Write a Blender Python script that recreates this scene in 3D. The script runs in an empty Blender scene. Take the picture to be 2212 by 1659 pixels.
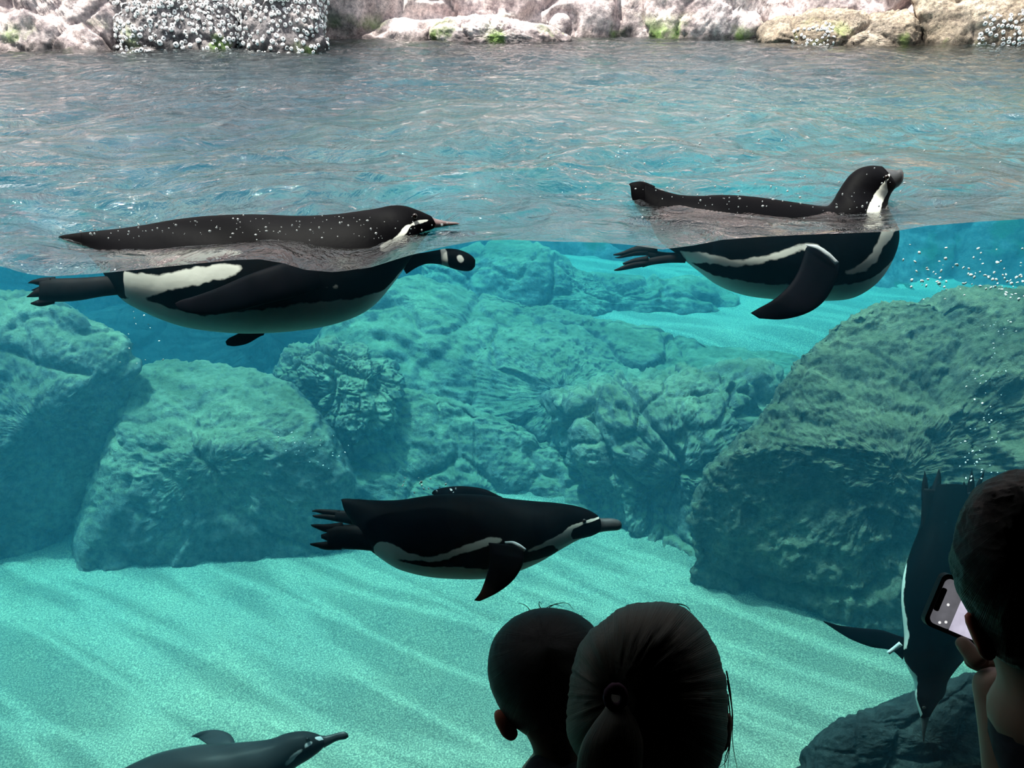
import bpy, bmesh, math, random
import numpy as np
from mathutils import Vector, Matrix

random.seed(7)
RNG = np.random.default_rng(7)
SC = bpy.context.scene
COL = SC.collection

# ------------------------------------------------------------------ camera
F = 1597.6                       # focal length in pixels of the 2212 wide frame
PITCH = math.radians(28.3)
CAM = np.array([0.0, 0.0, 0.376])
FW = np.array([0.0, math.cos(PITCH), -math.sin(PITCH)])
RT = np.array([1.0, 0.0, 0.0])
UP = np.array([0.0, math.sin(PITCH), math.cos(PITCH)])
cd = bpy.data.cameras.new('camera')
cd.sensor_width = 36.0
cd.lens = 26.0
cd.clip_start = 0.02
cam = bpy.data.objects.new('camera', cd)
COL.objects.link(cam)
cam.location = CAM
cam.rotation_euler = (math.pi / 2 - PITCH, 0, 0)
SC.camera = cam

# ------------------------------------------------------------------ sky, sun, exposure
SC.view_settings.view_transform = 'Standard'
SC.view_settings.look = 'None'
SC.view_settings.gamma = 1.0
SC.view_settings.exposure = 0.35
SC.view_settings.use_curve_mapping = False
SC.cycles.max_bounces = 6
SC.cycles.use_adaptive_sampling = True
SC.cycles.adaptive_threshold = 0.035
SC.cycles.transparent_max_bounces = 12
SC.cycles.volume_bounces = 1
SC.cycles.diffuse_bounces = 3
SC.cycles.use_denoising = True
SC.cycles.caustics_refractive = True
SC.cycles.caustics_reflective = False
SC.cycles.sample_clamp_indirect = 4.0

w = bpy.data.worlds.new('sky')
SC.world = w
w.use_nodes = True
bg = w.node_tree.nodes['Background']
bg.inputs['Color'].default_value = (0.90, 0.94, 1.0, 1)
bg.inputs['Strength'].default_value = 1.5

sd = bpy.data.lights.new('sun', 'SUN')
sd.energy = 3.8
sd.angle = math.radians(1.0)
sd.color = (1.0, 0.96, 0.88)
sun = bpy.data.objects.new('sun', sd)
COL.objects.link(sun)
SUN_DIR = Vector((0.28, -0.14, -1.0)).normalized()      # direction the light travels
sun.rotation_euler = SUN_DIR.to_track_quat('-Z', 'Y').to_euler()


# added lamp imitating sunlight banded by the ripples: a strong spot high over the pool with a ripple pattern in its beam
ld = bpy.data.lights.new('added_ripple_light', 'SPOT')
ld.energy = 19000.0
ld.color = (1.0, 0.97, 0.86)
ld.spot_size = math.radians(52)
ld.spot_blend = 0.5
ld.shadow_soft_size = 0.008
ld.use_nodes = True
lt = ld.node_tree
em = lt.nodes['Emission']
tc_ = lt.nodes.new('ShaderNodeTexCoord')
mp_ = lt.nodes.new('ShaderNodeMapping')
mp_.inputs['Scale'].default_value = (130.0, 17.0, 0.0)
mp_.inputs['Rotation'].default_value = (0, 0, math.radians(-8))
nz_ = lt.nodes.new('ShaderNodeTexNoise')
nz_.inputs['Scale'].default_value = 0.9
nz_.inputs['Detail'].default_value = 2.0
vm_ = lt.nodes.new('ShaderNodeVectorMath')
vm_.operation = 'MULTIPLY_ADD'
vm_.inputs[1].default_value = (1.0, 1.0, 1.0)
vo_ = lt.nodes.new('ShaderNodeTexVoronoi')
vo_.feature = 'DISTANCE_TO_EDGE'
vo_.inputs['Scale'].default_value = 1.0
cr_ = lt.nodes.new('ShaderNodeMapRange')
cr_.interpolation_type = 'SMOOTHSTEP'
cr_.inputs['From Min'].default_value = 0.0
cr_.inputs['From Max'].default_value = 0.24
cr_.inputs['To Min'].default_value = 2.6
cr_.inputs['To Max'].default_value = 0.72
lt.links.new(tc_.outputs['Normal'], mp_.inputs['Vector'])
lt.links.new(mp_.outputs['Vector'], nz_.inputs['Vector'])
lt.links.new(nz_.outputs['Color'], vm_.inputs[0])
lt.links.new(mp_.outputs['Vector'], vm_.inputs[2])
lt.links.new(vm_.outputs[0], vo_.inputs['Vector'])
lt.links.new(vo_.outputs['Distance'], cr_.inputs['Value'])
lt.links.new(cr_.outputs['Result'], em.inputs['Strength'])
rl = bpy.data.objects.new('added_ripple_light', ld)
COL.objects.link(rl)
rl.location = Vector((0.2, 2.6, -1.5)) - SUN_DIR * 20
rl.rotation_euler = SUN_DIR.to_track_quat('-Z', 'Y').to_euler()


# ------------------------------------------------------------------ helpers
def P(px, py, D):
    return CAM + D * (FW + RT * (px - 1106) / F + UP * (829.5 - py) / F)


def ray(px, py):
    return FW + RT * (px - 1106) / F + UP * (829.5 - py) / F


def proj(p):
    d = np.asarray(p) - CAM
    z = d @ FW
    return 1106 + F * (d @ RT) / z, 829.5 - F * (d @ UP) / z


YAW = 0.1239
GT = np.array([math.cos(YAW), math.sin(YAW), 0.0])       # along the glass
GN = np.array([-math.sin(YAW), math.cos(YAW), 0.0])      # into the pool
G0 = np.array([0.0, 1.19, 0.0])


def G(u, v, z):
    return G0 + GT * u + GN * v + np.array([0, 0, z])


def on_glass(px, py, off=0.0):
    r = ray(px, py)
    t = ((G0 - CAM) @ GN + off) / (r @ GN)
    return CAM + r * t


def lattice(ix, iy, iz, seed):
    h = (ix * 374761393 + iy * 668265263 + iz * 2147483647 + seed * 1274126177) & 0xFFFFFFFF
    h = ((h ^ (h >> 13)) * 1274126177) & 0xFFFFFFFF
    h = h ^ (h >> 16)
    return (h & 0xFFFF).astype(np.float64) / 32767.5 - 1.0


def vnoise(p, seed=0):
    p = np.asarray(p, dtype=np.float64)
    i = np.floor(p).astype(np.int64)
    f = p - i
    f = f * f * f * (f * (f * 6 - 15) + 10)
    r = 0
    for dx in (0, 1):
        wx = f[..., 0] if dx else 1 - f[..., 0]
        for dy in (0, 1):
            wy = f[..., 1] if dy else 1 - f[..., 1]
            for dz in (0, 1):
                wz = f[..., 2] if dz else 1 - f[..., 2]
                r = r + wx * wy * wz * lattice(i[..., 0] + dx, i[..., 1] + dy, i[..., 2] + dz, seed)
    return r


def fbm(p, octs=4, seed=0, gain=0.5, ridged=False):
    a, s, r = 1.0, 1.0, 0
    q = np.asarray(p, dtype=np.float64)
    for k in range(octs):
        n = vnoise(q * s + 17.3 * k, seed + k)
        if ridged:
            n = 1 - 2 * np.abs(n)
        r = r + a * n
        a *= gain
        s *= 2.03
    return r


def worley_edge(p, seed=0):
    """distance between the two nearest feature points: small along cell borders (cracks)"""
    p = np.asarray(p, dtype=np.float64)
    i = np.floor(p).astype(np.int64)
    d1 = np.full(p.shape[:-1], 9.0)
    d2 = np.full(p.shape[:-1], 9.0)
    for dx in (-1, 0, 1):
        for dy in (-1, 0, 1):
            for dz in (-1, 0, 1):
                c = i + np.array([dx, dy, dz])
                o = np.stack([lattice(c[..., 0], c[..., 1], c[..., 2], seed + k) * 0.5 + 0.5 for k in (11, 12, 13)], -1)
                d = np.linalg.norm(c + o - p, axis=-1)
                n1 = np.minimum(d1, d)
                d2 = np.minimum(d2, np.maximum(d1, d))
                d1 = n1
    return d2 - d1


def new_mesh(name, verts, faces, mat, parent=None, smooth=True, link=True):
    me = bpy.data.meshes.new(name)
    v = np.asarray(verts, dtype=np.float32)
    me.vertices.add(len(v))
    me.vertices.foreach_set('co', v.ravel())
    fl = np.asarray(faces)
    if fl.ndim == 2:
        n, k = fl.shape
        me.loops.add(n * k)
        me.loops.foreach_set('vertex_index', fl.ravel().astype(np.int32))
        me.polygons.add(n)
        me.polygons.foreach_set('loop_start', (np.arange(n) * k).astype(np.int32))
        me.update(calc_edges=True)
    else:
        me.clear_geometry()
        me.from_pydata([tuple(x) for x in v.tolist()], [], faces)
    me.validate()
    if smooth:
        me.polygons.foreach_set('use_smooth', [True] * len(me.polygons))
    if mat:
        me.materials.append(mat)
    o = bpy.data.objects.new(name, me)
    if link:
        COL.objects.link(o)
    if parent:
        o.parent = parent
    return o


def pydata(name, verts, faces, mat, parent=None, smooth=False):
    me = bpy.data.meshes.new(name)
    me.from_pydata([tuple(map(float, x)) for x in verts], [], [list(f) for f in faces])
    if smooth:
        for q in me.polygons:
            q.use_smooth = True
    if mat:
        me.materials.append(mat)
    o = bpy.data.objects.new(name, me)
    COL.objects.link(o)
    if parent:
        o.parent = parent
    return o


def tag(o, label=None, cat=None, group=None, kind=None):
    if label:
        o['label'] = label
    if cat:
        o['category'] = cat
    if group:
        o['group'] = group
    if kind:
        o['kind'] = kind
    return o


def empty(name, loc, label=None, cat=None, group=None, kind=None):
    o = bpy.data.objects.new(name, None)
    o.location = tuple(loc)
    o.empty_display_size = 0.05
    COL.objects.link(o)
    return tag(o, label, cat, group, kind)


def adopt(child, root):
    """parent a mesh built in world coordinates without moving it"""
    child.parent = root
    child.matrix_parent_inverse = Matrix.Translation(-Vector(root.location))
    return child


def grid_faces(nr, nc, wrap=False):
    r = np.arange(nr - 1)[:, None]
    c = np.arange(nc if wrap else nc - 1)[None, :]
    c2 = (c + 1) % nc
    a = r * nc + c
    b = r * nc + c2
    d = (r + 1) * nc + c
    e = (r + 1) * nc + c2
    return np.stack([a, b, e, d], -1).reshape(-1, 4)


def box(name, lo, hi, mat, parent=None, frame=None):
    vs = []
    for z in (lo[2], hi[2]):
        for y in (lo[1], hi[1]):
            for x in (lo[0], hi[0]):
                vs.append(G(x, y, z) if frame else (x, y, z))
    fs = [(0, 2, 3, 1), (4, 5, 7, 6), (0, 1, 5, 4), (2, 6, 7, 3), (0, 4, 6, 2), (1, 3, 7, 5)]
    return pydata(name, vs, fs, mat, parent)


def catmull(pts, n):
    pts = np.asarray(pts, dtype=np.float64)
    m = len(pts)
    t = np.linspace(0, m - 1, n)
    i = np.clip(np.floor(t).astype(int), 0, m - 2)
    f = (t - i)[:, None]
    p1, p2 = pts[i], pts[i + 1]
    p0 = np.where((i > 0)[:, None], pts[np.maximum(i - 1, 0)], 2 * p1 - p2)
    p3 = np.where((i < m - 2)[:, None], pts[np.minimum(i + 2, m - 1)], 2 * p2 - p1)
    return 0.5 * (2 * p1 + (p2 - p0) * f + (2 * p0 - 5 * p1 + 4 * p2 - p3) * f ** 2 + (3 * p1 - p0 - 3 * p2 + p3) * f ** 3)


def in_poly(x, y, poly):
    poly = np.asarray(poly, dtype=float)
    inside = np.zeros(x.shape, bool)
    n = len(poly)
    for k in range(n):
        x1, y1 = poly[k]
        x2, y2 = poly[(k + 1) % n]
        c = ((y1 > y) != (y2 > y)) & (x < (x2 - x1) * (y - y1) / ((y2 - y1) + 1e-9) + x1)
        inside ^= c
    return inside


# ------------------------------------------------------------------ materials
def mat(name):
    m = bpy.data.materials.new(name)
    m.use_nodes = True
    nt = m.node_tree
    b = nt.nodes.get('Principled BSDF')
    return m, nt, b


def N(nt, t, **kw):
    n = nt.nodes.new(t)
    for k, v in kw.items():
        if k in n.inputs:
            n.inputs[k].default_value = v
        else:
            setattr(n, k, v)
    return n


def ramp(nt, stops):
    r = nt.nodes.new('ShaderNodeValToRGB')
    e = r.color_ramp.elements
    while len(e) < len(stops):
        e.new(0.5)
    for k, (p, c) in enumerate(stops):
        e[k].position = p
        e[k].color = (*c, 1) if len(c) == 3 else c
    return r


def plain(name, col, rough=0.5, spec=0.5, noise=0.0, scale=20):
    m, nt, b = mat(name)
    b.inputs['Roughness'].default_value = rough
    b.inputs['Specular IOR Level'].default_value = spec
    tc = N(nt, 'ShaderNodeTexCoord')
    n = N(nt, 'ShaderNodeTexNoise', Scale=scale, Detail=4.0)
    nt.links.new(tc.outputs['Object'], n.inputs['Vector'])
    k = noise
    r = ramp(nt, [(0.3, [c * (1 - k) for c in col]), (0.7, [min(1, c * (1 + k)) for c in col])])
    nt.links.new(n.outputs['Fac'], r.inputs['Fac'])
    nt.links.new(r.outputs['Color'], b.inputs['Base Color'])
    return m


def rock_mat(name, dark, mid, light, scale=2.5, bump=0.5, moss=None, ledge=0.0):
    m, nt, b = mat(name)
    L = nt.links.new
    geo = N(nt, 'ShaderNodeNewGeometry')
    n1 = N(nt, 'ShaderNodeTexNoise', Scale=scale, Detail=8.0, Roughness=0.65)
    L(geo.outputs['Position'], n1.inputs['Vector'])
    r1 = ramp(nt, [(0.28, dark), (0.5, mid), (0.72, light)])
    L(n1.outputs['Fac'], r1.inputs['Fac'])
    n2 = N(nt, 'ShaderNodeTexNoise', Scale=scale * 14, Detail=6.0, Roughness=0.7)
    L(geo.outputs['Position'], n2.inputs['Vector'])
    mx = N(nt, 'ShaderNodeMixRGB', blend_type='MULTIPLY')
    mx.inputs['Fac'].default_value = 0.75
    r2 = ramp(nt, [(0.36, (0.28, 0.28, 0.30)), (0.62, (1.35, 1.35, 1.28))])
    L(n2.outputs['Fac'], r2.inputs['Fac'])
    L(r1.outputs['Color'], mx.inputs['Color1'])
    L(r2.outputs['Color'], mx.inputs['Color2'])
    out = mx.outputs['Color']
    # pale algae colour on ledges, also painting in the sunlit look of the tops
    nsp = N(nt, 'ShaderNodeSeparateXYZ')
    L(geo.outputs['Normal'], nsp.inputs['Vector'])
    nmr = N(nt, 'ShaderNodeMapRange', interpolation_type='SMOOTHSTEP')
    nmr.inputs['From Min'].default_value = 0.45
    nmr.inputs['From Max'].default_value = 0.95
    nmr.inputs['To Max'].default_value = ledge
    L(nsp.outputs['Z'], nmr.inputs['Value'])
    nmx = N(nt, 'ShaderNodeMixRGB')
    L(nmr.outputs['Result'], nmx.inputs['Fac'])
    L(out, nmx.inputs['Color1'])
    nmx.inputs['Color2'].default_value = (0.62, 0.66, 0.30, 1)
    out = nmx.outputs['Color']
    if moss:
        n3 = N(nt, 'ShaderNodeTexNoise', Scale=3.4, Detail=4.0)
        L(geo.outputs['Position'], n3.inputs['Vector'])
        sp = N(nt, 'ShaderNodeSeparateXYZ')
        L(geo.outputs['Position'], sp.inputs['Vector'])
        mr = N(nt, 'ShaderNodeMapRange')
        mr.inputs['From Min'].default_value = 0.04
        mr.inputs['From Max'].default_value = 0.20
        mr.inputs['To Min'].default_value = 1
        mr.inputs['To Max'].default_value = 0
        L(sp.outputs['Z'], mr.inputs['Value'])
        r3 = ramp(nt, [(0.54, (0, 0, 0)), (0.64, (1, 1, 1))])
        L(n3.outputs['Fac'], r3.inputs['Fac'])
        mm = N(nt, 'ShaderNodeMath', operation='MULTIPLY')
        L(mr.outputs['Result'], mm.inputs[0])
        L(r3.outputs['Color'], mm.inputs[1])
        m2 = N(nt, 'ShaderNodeMixRGB')
        L(mm.outputs[0], m2.inputs['Fac'])
        L(out, m2.inputs['Color1'])
        m2.inputs['Color2'].default_value = (*moss, 1)
        # wet dark band at the waterline
        mw = N(nt, 'ShaderNodeMapRange')
        mw.inputs['From Min'].default_value = 0.0
        mw.inputs['From Max'].default_value = 0.10
        mw.inputs['To Min'].default_value = 0.30
        mw.inputs['To Max'].default_value = 1.0
        n4 = N(nt, 'ShaderNodeTexNoise', Scale=9.0, Detail=5.0)
        L(geo.outputs['Position'], n4.inputs['Vector'])
        ad = N(nt, 'ShaderNodeMath', operation='MULTIPLY_ADD')
        L(n4.outputs['Fac'], ad.inputs[0])
        ad.inputs[1].default_value = 0.30
        ad.inputs[2].default_value = -0.15
        ad2 = N(nt, 'ShaderNodeMath', operation='ADD')
        L(sp.outputs['Z'], ad2.inputs[0])
        L(ad.outputs[0], ad2.inputs[1])
        L(ad2.outputs[0], mw.inputs['Value'])
        m3 = N(nt, 'ShaderNodeMixRGB', blend_type='MULTIPLY')
        m3.inputs['Fac'].default_value = 1
        L(m2.outputs['Color'], m3.inputs['Color1'])
        L(mw.outputs['Result'], m3.inputs['Color2'])
        out = m3.outputs['Color']
    L(out, b.inputs['Base Color'])
    b.inputs['Roughness'].default_value = 0.85
    b.inputs['Specular IOR Level'].default_value = 0.25
    bp = N(nt, 'ShaderNodeBump')
    bp.inputs['Strength'].default_value = bump
    bp.inputs['Distance'].default_value = 0.045
    n5 = N(nt, 'ShaderNodeTexNoise', Scale=scale * 9, Detail=8.0, Roughness=0.75)
    L(geo.outputs['Position'], n5.inputs['Vector'])
    L(n5.outputs['Fac'], bp.inputs['Height'])
    L(bp.outputs['Normal'], b.inputs['Normal'])
    return m


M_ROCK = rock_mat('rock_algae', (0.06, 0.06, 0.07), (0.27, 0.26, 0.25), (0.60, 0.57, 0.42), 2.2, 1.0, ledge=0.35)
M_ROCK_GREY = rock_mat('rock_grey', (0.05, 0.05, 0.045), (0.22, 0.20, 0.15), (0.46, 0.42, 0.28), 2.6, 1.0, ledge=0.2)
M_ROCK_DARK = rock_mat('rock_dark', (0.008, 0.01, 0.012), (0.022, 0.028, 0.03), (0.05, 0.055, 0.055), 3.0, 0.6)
M_SHORE_DARK = rock_mat('rock_barnacled', (0.08, 0.08, 0.10), (0.30, 0.27, 0.29), (0.66, 0.58, 0.60), 3.4, 0.8, moss=(0.22, 0.36, 0.12))
M_SHORE = rock_mat('rock_shore', (0.36, 0.28, 0.28), (0.66, 0.54, 0.56), (0.92, 0.82, 0.84), 2.0, 0.8, moss=(0.22, 0.34, 0.10))
M_SHORE_TAN = rock_mat('rock_tan', (0.22, 0.17, 0.13), (0.46, 0.37, 0.30), (0.66, 0.56, 0.48), 2.8, 0.9, moss=(0.25, 0.34, 0.10))


def sand_mat():
    m, nt, b = mat('sand')
    L = nt.links.new
    geo = N(nt, 'ShaderNodeNewGeometry')
    n1 = N(nt, 'ShaderNodeTexNoise', Scale=170.0, Detail=3.0, Roughness=0.7)
    L(geo.outputs['Position'], n1.inputs['Vector'])
    r1 = ramp(nt, [(0.33, (0.13, 0.15, 0.13)), (0.5, (0.27, 0.29, 0.235)), (0.64, (0.56, 0.56, 0.44))])
    L(n1.outputs['Fac'], r1.inputs['Fac'])
    n2 = N(nt, 'ShaderNodeTexNoise', Scale=2.0, Detail=3.0)
    L(geo.outputs['Position'], n2.inputs['Vector'])
    r2 = ramp(nt, [(0.35, (0.78, 0.84, 0.80)), (0.65, (1.0, 1.0, 0.90))])
    L(n2.outputs['Fac'], r2.inputs['Fac'])
    mx = N(nt, 'ShaderNodeMixRGB', blend_type='MULTIPLY')
    mx.inputs['Fac'].default_value = 1
    L(r1.outputs['Color'], mx.inputs['Color1'])
    L(r2.outputs['Color'], mx.inputs['Color2'])
    L(mx.outputs['Color'], b.inputs['Base Color'])
    b.inputs['Roughness'].default_value = 0.9
    bp = N(nt, 'ShaderNodeBump')
    bp.inputs['Strength'].default_value = 0.6
    bp.inputs['Distance'].default_value = 0.01
    L(n1.outputs['Fac'], bp.inputs['Height'])
    L(bp.outputs['Normal'], b.inputs['Normal'])
    return m


def water_mat():
    m = bpy.data.materials.new('water')
    m.use_nodes = True
    nt = m.node_tree
    nt.nodes.clear()
    L = nt.links.new
    out = N(nt, 'ShaderNodeOutputMaterial')
    geo = N(nt, 'ShaderNodeNewGeometry')
    # fine ripples on the surface
    n1 = N(nt, 'ShaderNodeTexNoise', Scale=11.0, Detail=5.0, Roughness=0.6)
    n1.inputs['Distortion'].default_value = 0.6
    L(geo.outputs['Position'], n1.inputs['Vector'])
    bp = N(nt, 'ShaderNodeBump')
    bp.inputs['Strength'].default_value = 0.9
    bp.inputs['Distance'].default_value = 0.03
    L(n1.outputs['Fac'], bp.inputs['Height'])
    # Schlick reflectance, the same from above and from below
    dt = N(nt, 'ShaderNodeVectorMath', operation='DOT_PRODUCT')
    L(bp.outputs['Normal'], dt.inputs[0])
    L(geo.outputs['Incoming'], dt.inputs[1])
    ab_ = N(nt, 'ShaderNodeMath', operation='ABSOLUTE')
    L(dt.outputs['Value'], ab_.inputs[0])
    om = N(nt, 'ShaderNodeMath', operation='SUBTRACT', use_clamp=True)
    om.inputs[0].default_value = 1.0
    L(ab_.outputs[0], om.inputs[1])
    pw_ = N(nt, 'ShaderNodeMath', operation='POWER')
    L(om.outputs[0], pw_.inputs[0])
    pw_.inputs[1].default_value = 3.9
    fr = N(nt, 'ShaderNodeMath', operation='MULTIPLY_ADD', use_clamp=True)
    L(pw_.outputs[0], fr.inputs[0])
    fr.inputs[1].default_value = 0.96
    fr.inputs[2].default_value = 0.03
    gl = N(nt, 'ShaderNodeBsdfGlossy')
    gl.inputs['Roughness'].default_value = 0.03
    L(bp.outputs['Normal'], gl.inputs['Normal'])
    rf = N(nt, 'ShaderNodeBsdfRefraction')
    rf.inputs['IOR'].default_value = 1.33
    rf.inputs['Roughness'].default_value = 0.0
    L(bp.outputs['Normal'], rf.inputs['Normal'])
    tr = N(nt, 'ShaderNodeBsdfTransparent')
    tm = N(nt, 'ShaderNodeMixShader')
    tm.inputs['Fac'].default_value = 0.55
    L(tr.outputs[0], tm.inputs[1])
    L(rf.outputs[0], tm.inputs[2])
    mx = N(nt, 'ShaderNodeMixShader')
    L(fr.outputs[0], mx.inputs['Fac'])
    L(tm.outputs[0], mx.inputs[1])
    L(gl.outputs[0], mx.inputs[2])
    # sides and bottom of the body of water: clear
    at = N(nt, 'ShaderNodeAttribute', attribute_name='surface')
    t2 = N(nt, 'ShaderNodeBsdfTransparent')
    m2 = N(nt, 'ShaderNodeMixShader')
    L(at.outputs['Fac'], m2.inputs['Fac'])
    L(t2.outputs[0], m2.inputs[1])
    L(mx.outputs[0], m2.inputs[2])
    L(m2.outputs[0], out.inputs['Surface'])
    ab = N(nt, 'ShaderNodeVolumeAbsorption')
    ab.inputs['Color'].default_value = (0.0, 0.86, 0.97, 1)
    ab.inputs['Density'].default_value = 0.46
    sc = N(nt, 'ShaderNodeVolumeScatter')
    sc.inputs['Color'].default_value = (0.12, 0.66, 1.0, 1)
    sc.inputs['Density'].default_value = 0.085
    sc.inputs['Anisotropy'].default_value = 0.05
    ad = N(nt, 'ShaderNodeAddShader')
    L(ab.outputs[0], ad.inputs[0])
    L(sc.outputs[0], ad.inputs[1])
    L(ad.outputs[0], out.inputs['Volume'])
    m.cycles.homogeneous_volume = True if hasattr(m.cycles, 'homogeneous_volume') else True
    return m


def pane_mat():
    m = bpy.data.materials.new('acrylic')
    m.use_nodes = True
    nt = m.node_tree
    nt.nodes.clear()
    L = nt.links.new
    out = N(nt, 'ShaderNodeOutputMaterial')
    tr = N(nt, 'ShaderNodeBsdfTransparent')
    tr.inputs['Color'].default_value = (0.985, 0.995, 0.99, 1)
    gl = N(nt, 'ShaderNodeBsdfGlossy')
    gl.inputs['Roughness'].default_value = 0.0
    ge = N(nt, 'ShaderNodeNewGeometry')
    dt = N(nt, 'ShaderNodeVectorMath', operation='DOT_PRODUCT')
    L(ge.outputs['Normal'], dt.inputs[0])
    L(ge.outputs['Incoming'], dt.inputs[1])
    ab = N(nt, 'ShaderNodeMath', operation='ABSOLUTE')
    L(dt.outputs['Value'], ab.inputs[0])
    om = N(nt, 'ShaderNodeMath', operation='SUBTRACT', use_clamp=True)
    om.inputs[0].default_value = 1.0
    L(ab.outputs[0], om.inputs[1])
    pw_ = N(nt, 'ShaderNodeMath', operation='POWER')
    L(om.outputs[0], pw_.inputs[0])
    pw_.inputs[1].default_value = 5.0
    lw = N(nt, 'ShaderNodeMath', operation='MULTIPLY_ADD', use_clamp=True)
    L(pw_.outputs[0], lw.inputs[0])
    lw.inputs[1].default_value = 0.9
    lw.inputs[2].default_value = 0.012
    mx = N(nt, 'ShaderNodeMixShader')
    L(lw.outputs[0], mx.inputs['Fac'])
    L(tr.outputs[0], mx.inputs[1])
    L(gl.outputs[0], mx.inputs[2])
    L(mx.outputs[0], out.inputs['Surface'])
    return m


def plumage_mat(name, dark, white, rough=0.45):
    m, nt, b = mat(name)
    L = nt.links.new
    at = N(nt, 'ShaderNodeAttribute', attribute_name='plumage')
    geo = N(nt, 'ShaderNodeTexCoord')
    n = N(nt, 'ShaderNodeTexNoise', Scale=60.0, Detail=4.0)
    L(geo.outputs['Object'], n.inputs['Vector'])
    ad = N(nt, 'ShaderNodeMath', operation='MULTIPLY_ADD')
    L(n.outputs['Fac'], ad.inputs[0])
    ad.inputs[1].default_value = 0.7
    ad.inputs[2].default_value = -0.35
    s = N(nt, 'ShaderNodeMath', operation='ADD')
    L(at.outputs['Fac'], s.inputs[0])
    L(ad.outputs[0], s.inputs[1])
    r = ramp(nt, [(0.38, dark), (0.62, white)])
    L(s.outputs[0], r.inputs['Fac'])
    L(r.outputs['Color'], b.inputs['Base Color'])
    b.inputs['Roughness'].default_value = rough
    b.inputs['Specular IOR Level'].default_value = 0.02
    bp = N(nt, 'ShaderNodeBump')
    bp.inputs['Strength'].default_value = 0.2
    bp.inputs['Distance'].default_value = 0.003
    L(n.outputs['Fac'], bp.inputs['Height'])
    L(bp.outputs['Normal'], b.inputs['Normal'])
    return m


M_SAND = sand_mat()
M_WATER = water_mat()
M_PANE = pane_mat()
M_PLUME = plumage_mat('plumage', (0.0015, 0.0015, 0.0022), (0.74, 0.76, 0.69), 0.6)
M_PLUME_GREY = plumage_mat('plumage_grey', (0.022, 0.025, 0.028), (0.85, 0.88, 0.88), 0.35)
M_FLIP = plain('flipper_skin', (0.002, 0.002, 0.0035), 0.6, 0.02, 0.3, 40)
M_FOOT = plain('foot_skin', (0.004, 0.004, 0.005), 0.6, 0.05, 0.4, 60)
M_BILL = plain('bill_horn', (0.03, 0.032, 0.035), 0.4, 0.4, 0.3, 60)
M_BILL_PINK = plain('bill_pink', (0.17, 0.12, 0.12), 0.4, 0.4, 0.4, 60)
M_BAND = plain('wing_band', (0.75, 0.8, 0.82), 0.3, 0.5, 0.1, 60)
M_EYE = plain('eye', (0.01, 0.006, 0.005), 0.1, 0.6)
M_BUBBLE = plain('bubble', (0.85, 0.95, 0.95), 0.15, 0.9, 0.05, 30)
M_CONC = plain('gallery_concrete', (0.02, 0.02, 0.022), 0.9, 0.2, 0.3, 4)
M_SKIN = plain('skin', (0.20, 0.13, 0.09), 0.6, 0.3, 0.15, 12)
M_EAR = plain('ear_skin', (0.42, 0.14, 0.09), 0.6, 0.3, 0.15, 12)
M_CLOTH = plain('dark_cloth', (0.02, 0.022, 0.03), 0.9, 0.2, 0.3, 80)
M_CASE = plain('phone_case', (0.008, 0.008, 0.009), 0.5, 0.3, 0.1, 30)


def hair_mat(name, col):
    m, nt, b = mat(name)
    L = nt.links.new
    tc = N(nt, 'ShaderNodeAttribute', attribute_name='strand')
    n = N(nt, 'ShaderNodeTexNoise', Scale=60.0, Detail=5.0, noise_dimensions='1D')
    L(tc.outputs['Fac'], n.inputs['W'])
    r = ramp(nt, [(0.3, [c * 0.45 for c in col]), (0.7, [c * 1.5 for c in col])])
    L(n.outputs['Fac'], r.inputs['Fac'])
    L(r.outputs['Color'], b.inputs['Base Color'])
    b.inputs['Roughness'].default_value = 0.5
    b.inputs['Specular IOR Level'].default_value = 0.3
    bp = N(nt, 'ShaderNodeBump')
    bp.inputs['Strength'].default_value = 0.6
    bp.inputs['Distance'].default_value = 0.004
    L(n.outputs['Fac'], bp.inputs['Height'])
    L(bp.outputs['Normal'], b.inputs['Normal'])
    return m


M_HAIR_BLOND = hair_mat('hair_blond', (0.085, 0.078, 0.06))
M_HAIR_BROWN = hair_mat('hair_brown', (0.012, 0.011, 0.010))
M_HAIR_DARK = hair_mat('hair_dark', (0.007, 0.007, 0.007))

# ------------------------------------------------------------------ pool floor
def smooth(a, b, x):
    t = np.clip((x - a) / (b - a), 0, 1)
    return t * t * (3 - 2 * t)


nx, ny = 420, 300
xs = np.linspace(-5.6, 5.6, nx)
ys = 0.35 + (np.linspace(0, 1, ny) ** 1.25) * 6.2
X, Y = np.meshgrid(xs, ys)
Z = -2.0 + 0.42 * smooth(3.7, 4.4, Y) * smooth(-0.6, 0.3, X)
Q = np.stack([X, Y, 0 * X], -1)
ph = (Y * 1.0 - X * 0.32) / 0.17 + 1.4 * fbm(Q * 1.3, 2, 3)
Z += 0.010 * (1 - np.abs(np.sin(ph * math.pi / 1.0))) * (0.5 + 0.5 * fbm(Q * 0.9, 2, 9)) + 0.02 * fbm(Q * 1.5, 3, 5)
fl = new_mesh('floor', np.stack([X, Y, Z], -1).reshape(-1, 3), grid_faces(ny, nx), M_SAND)
tag(fl, 'pale rippled sand floor of the pool under the water', kind='structure')


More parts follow.
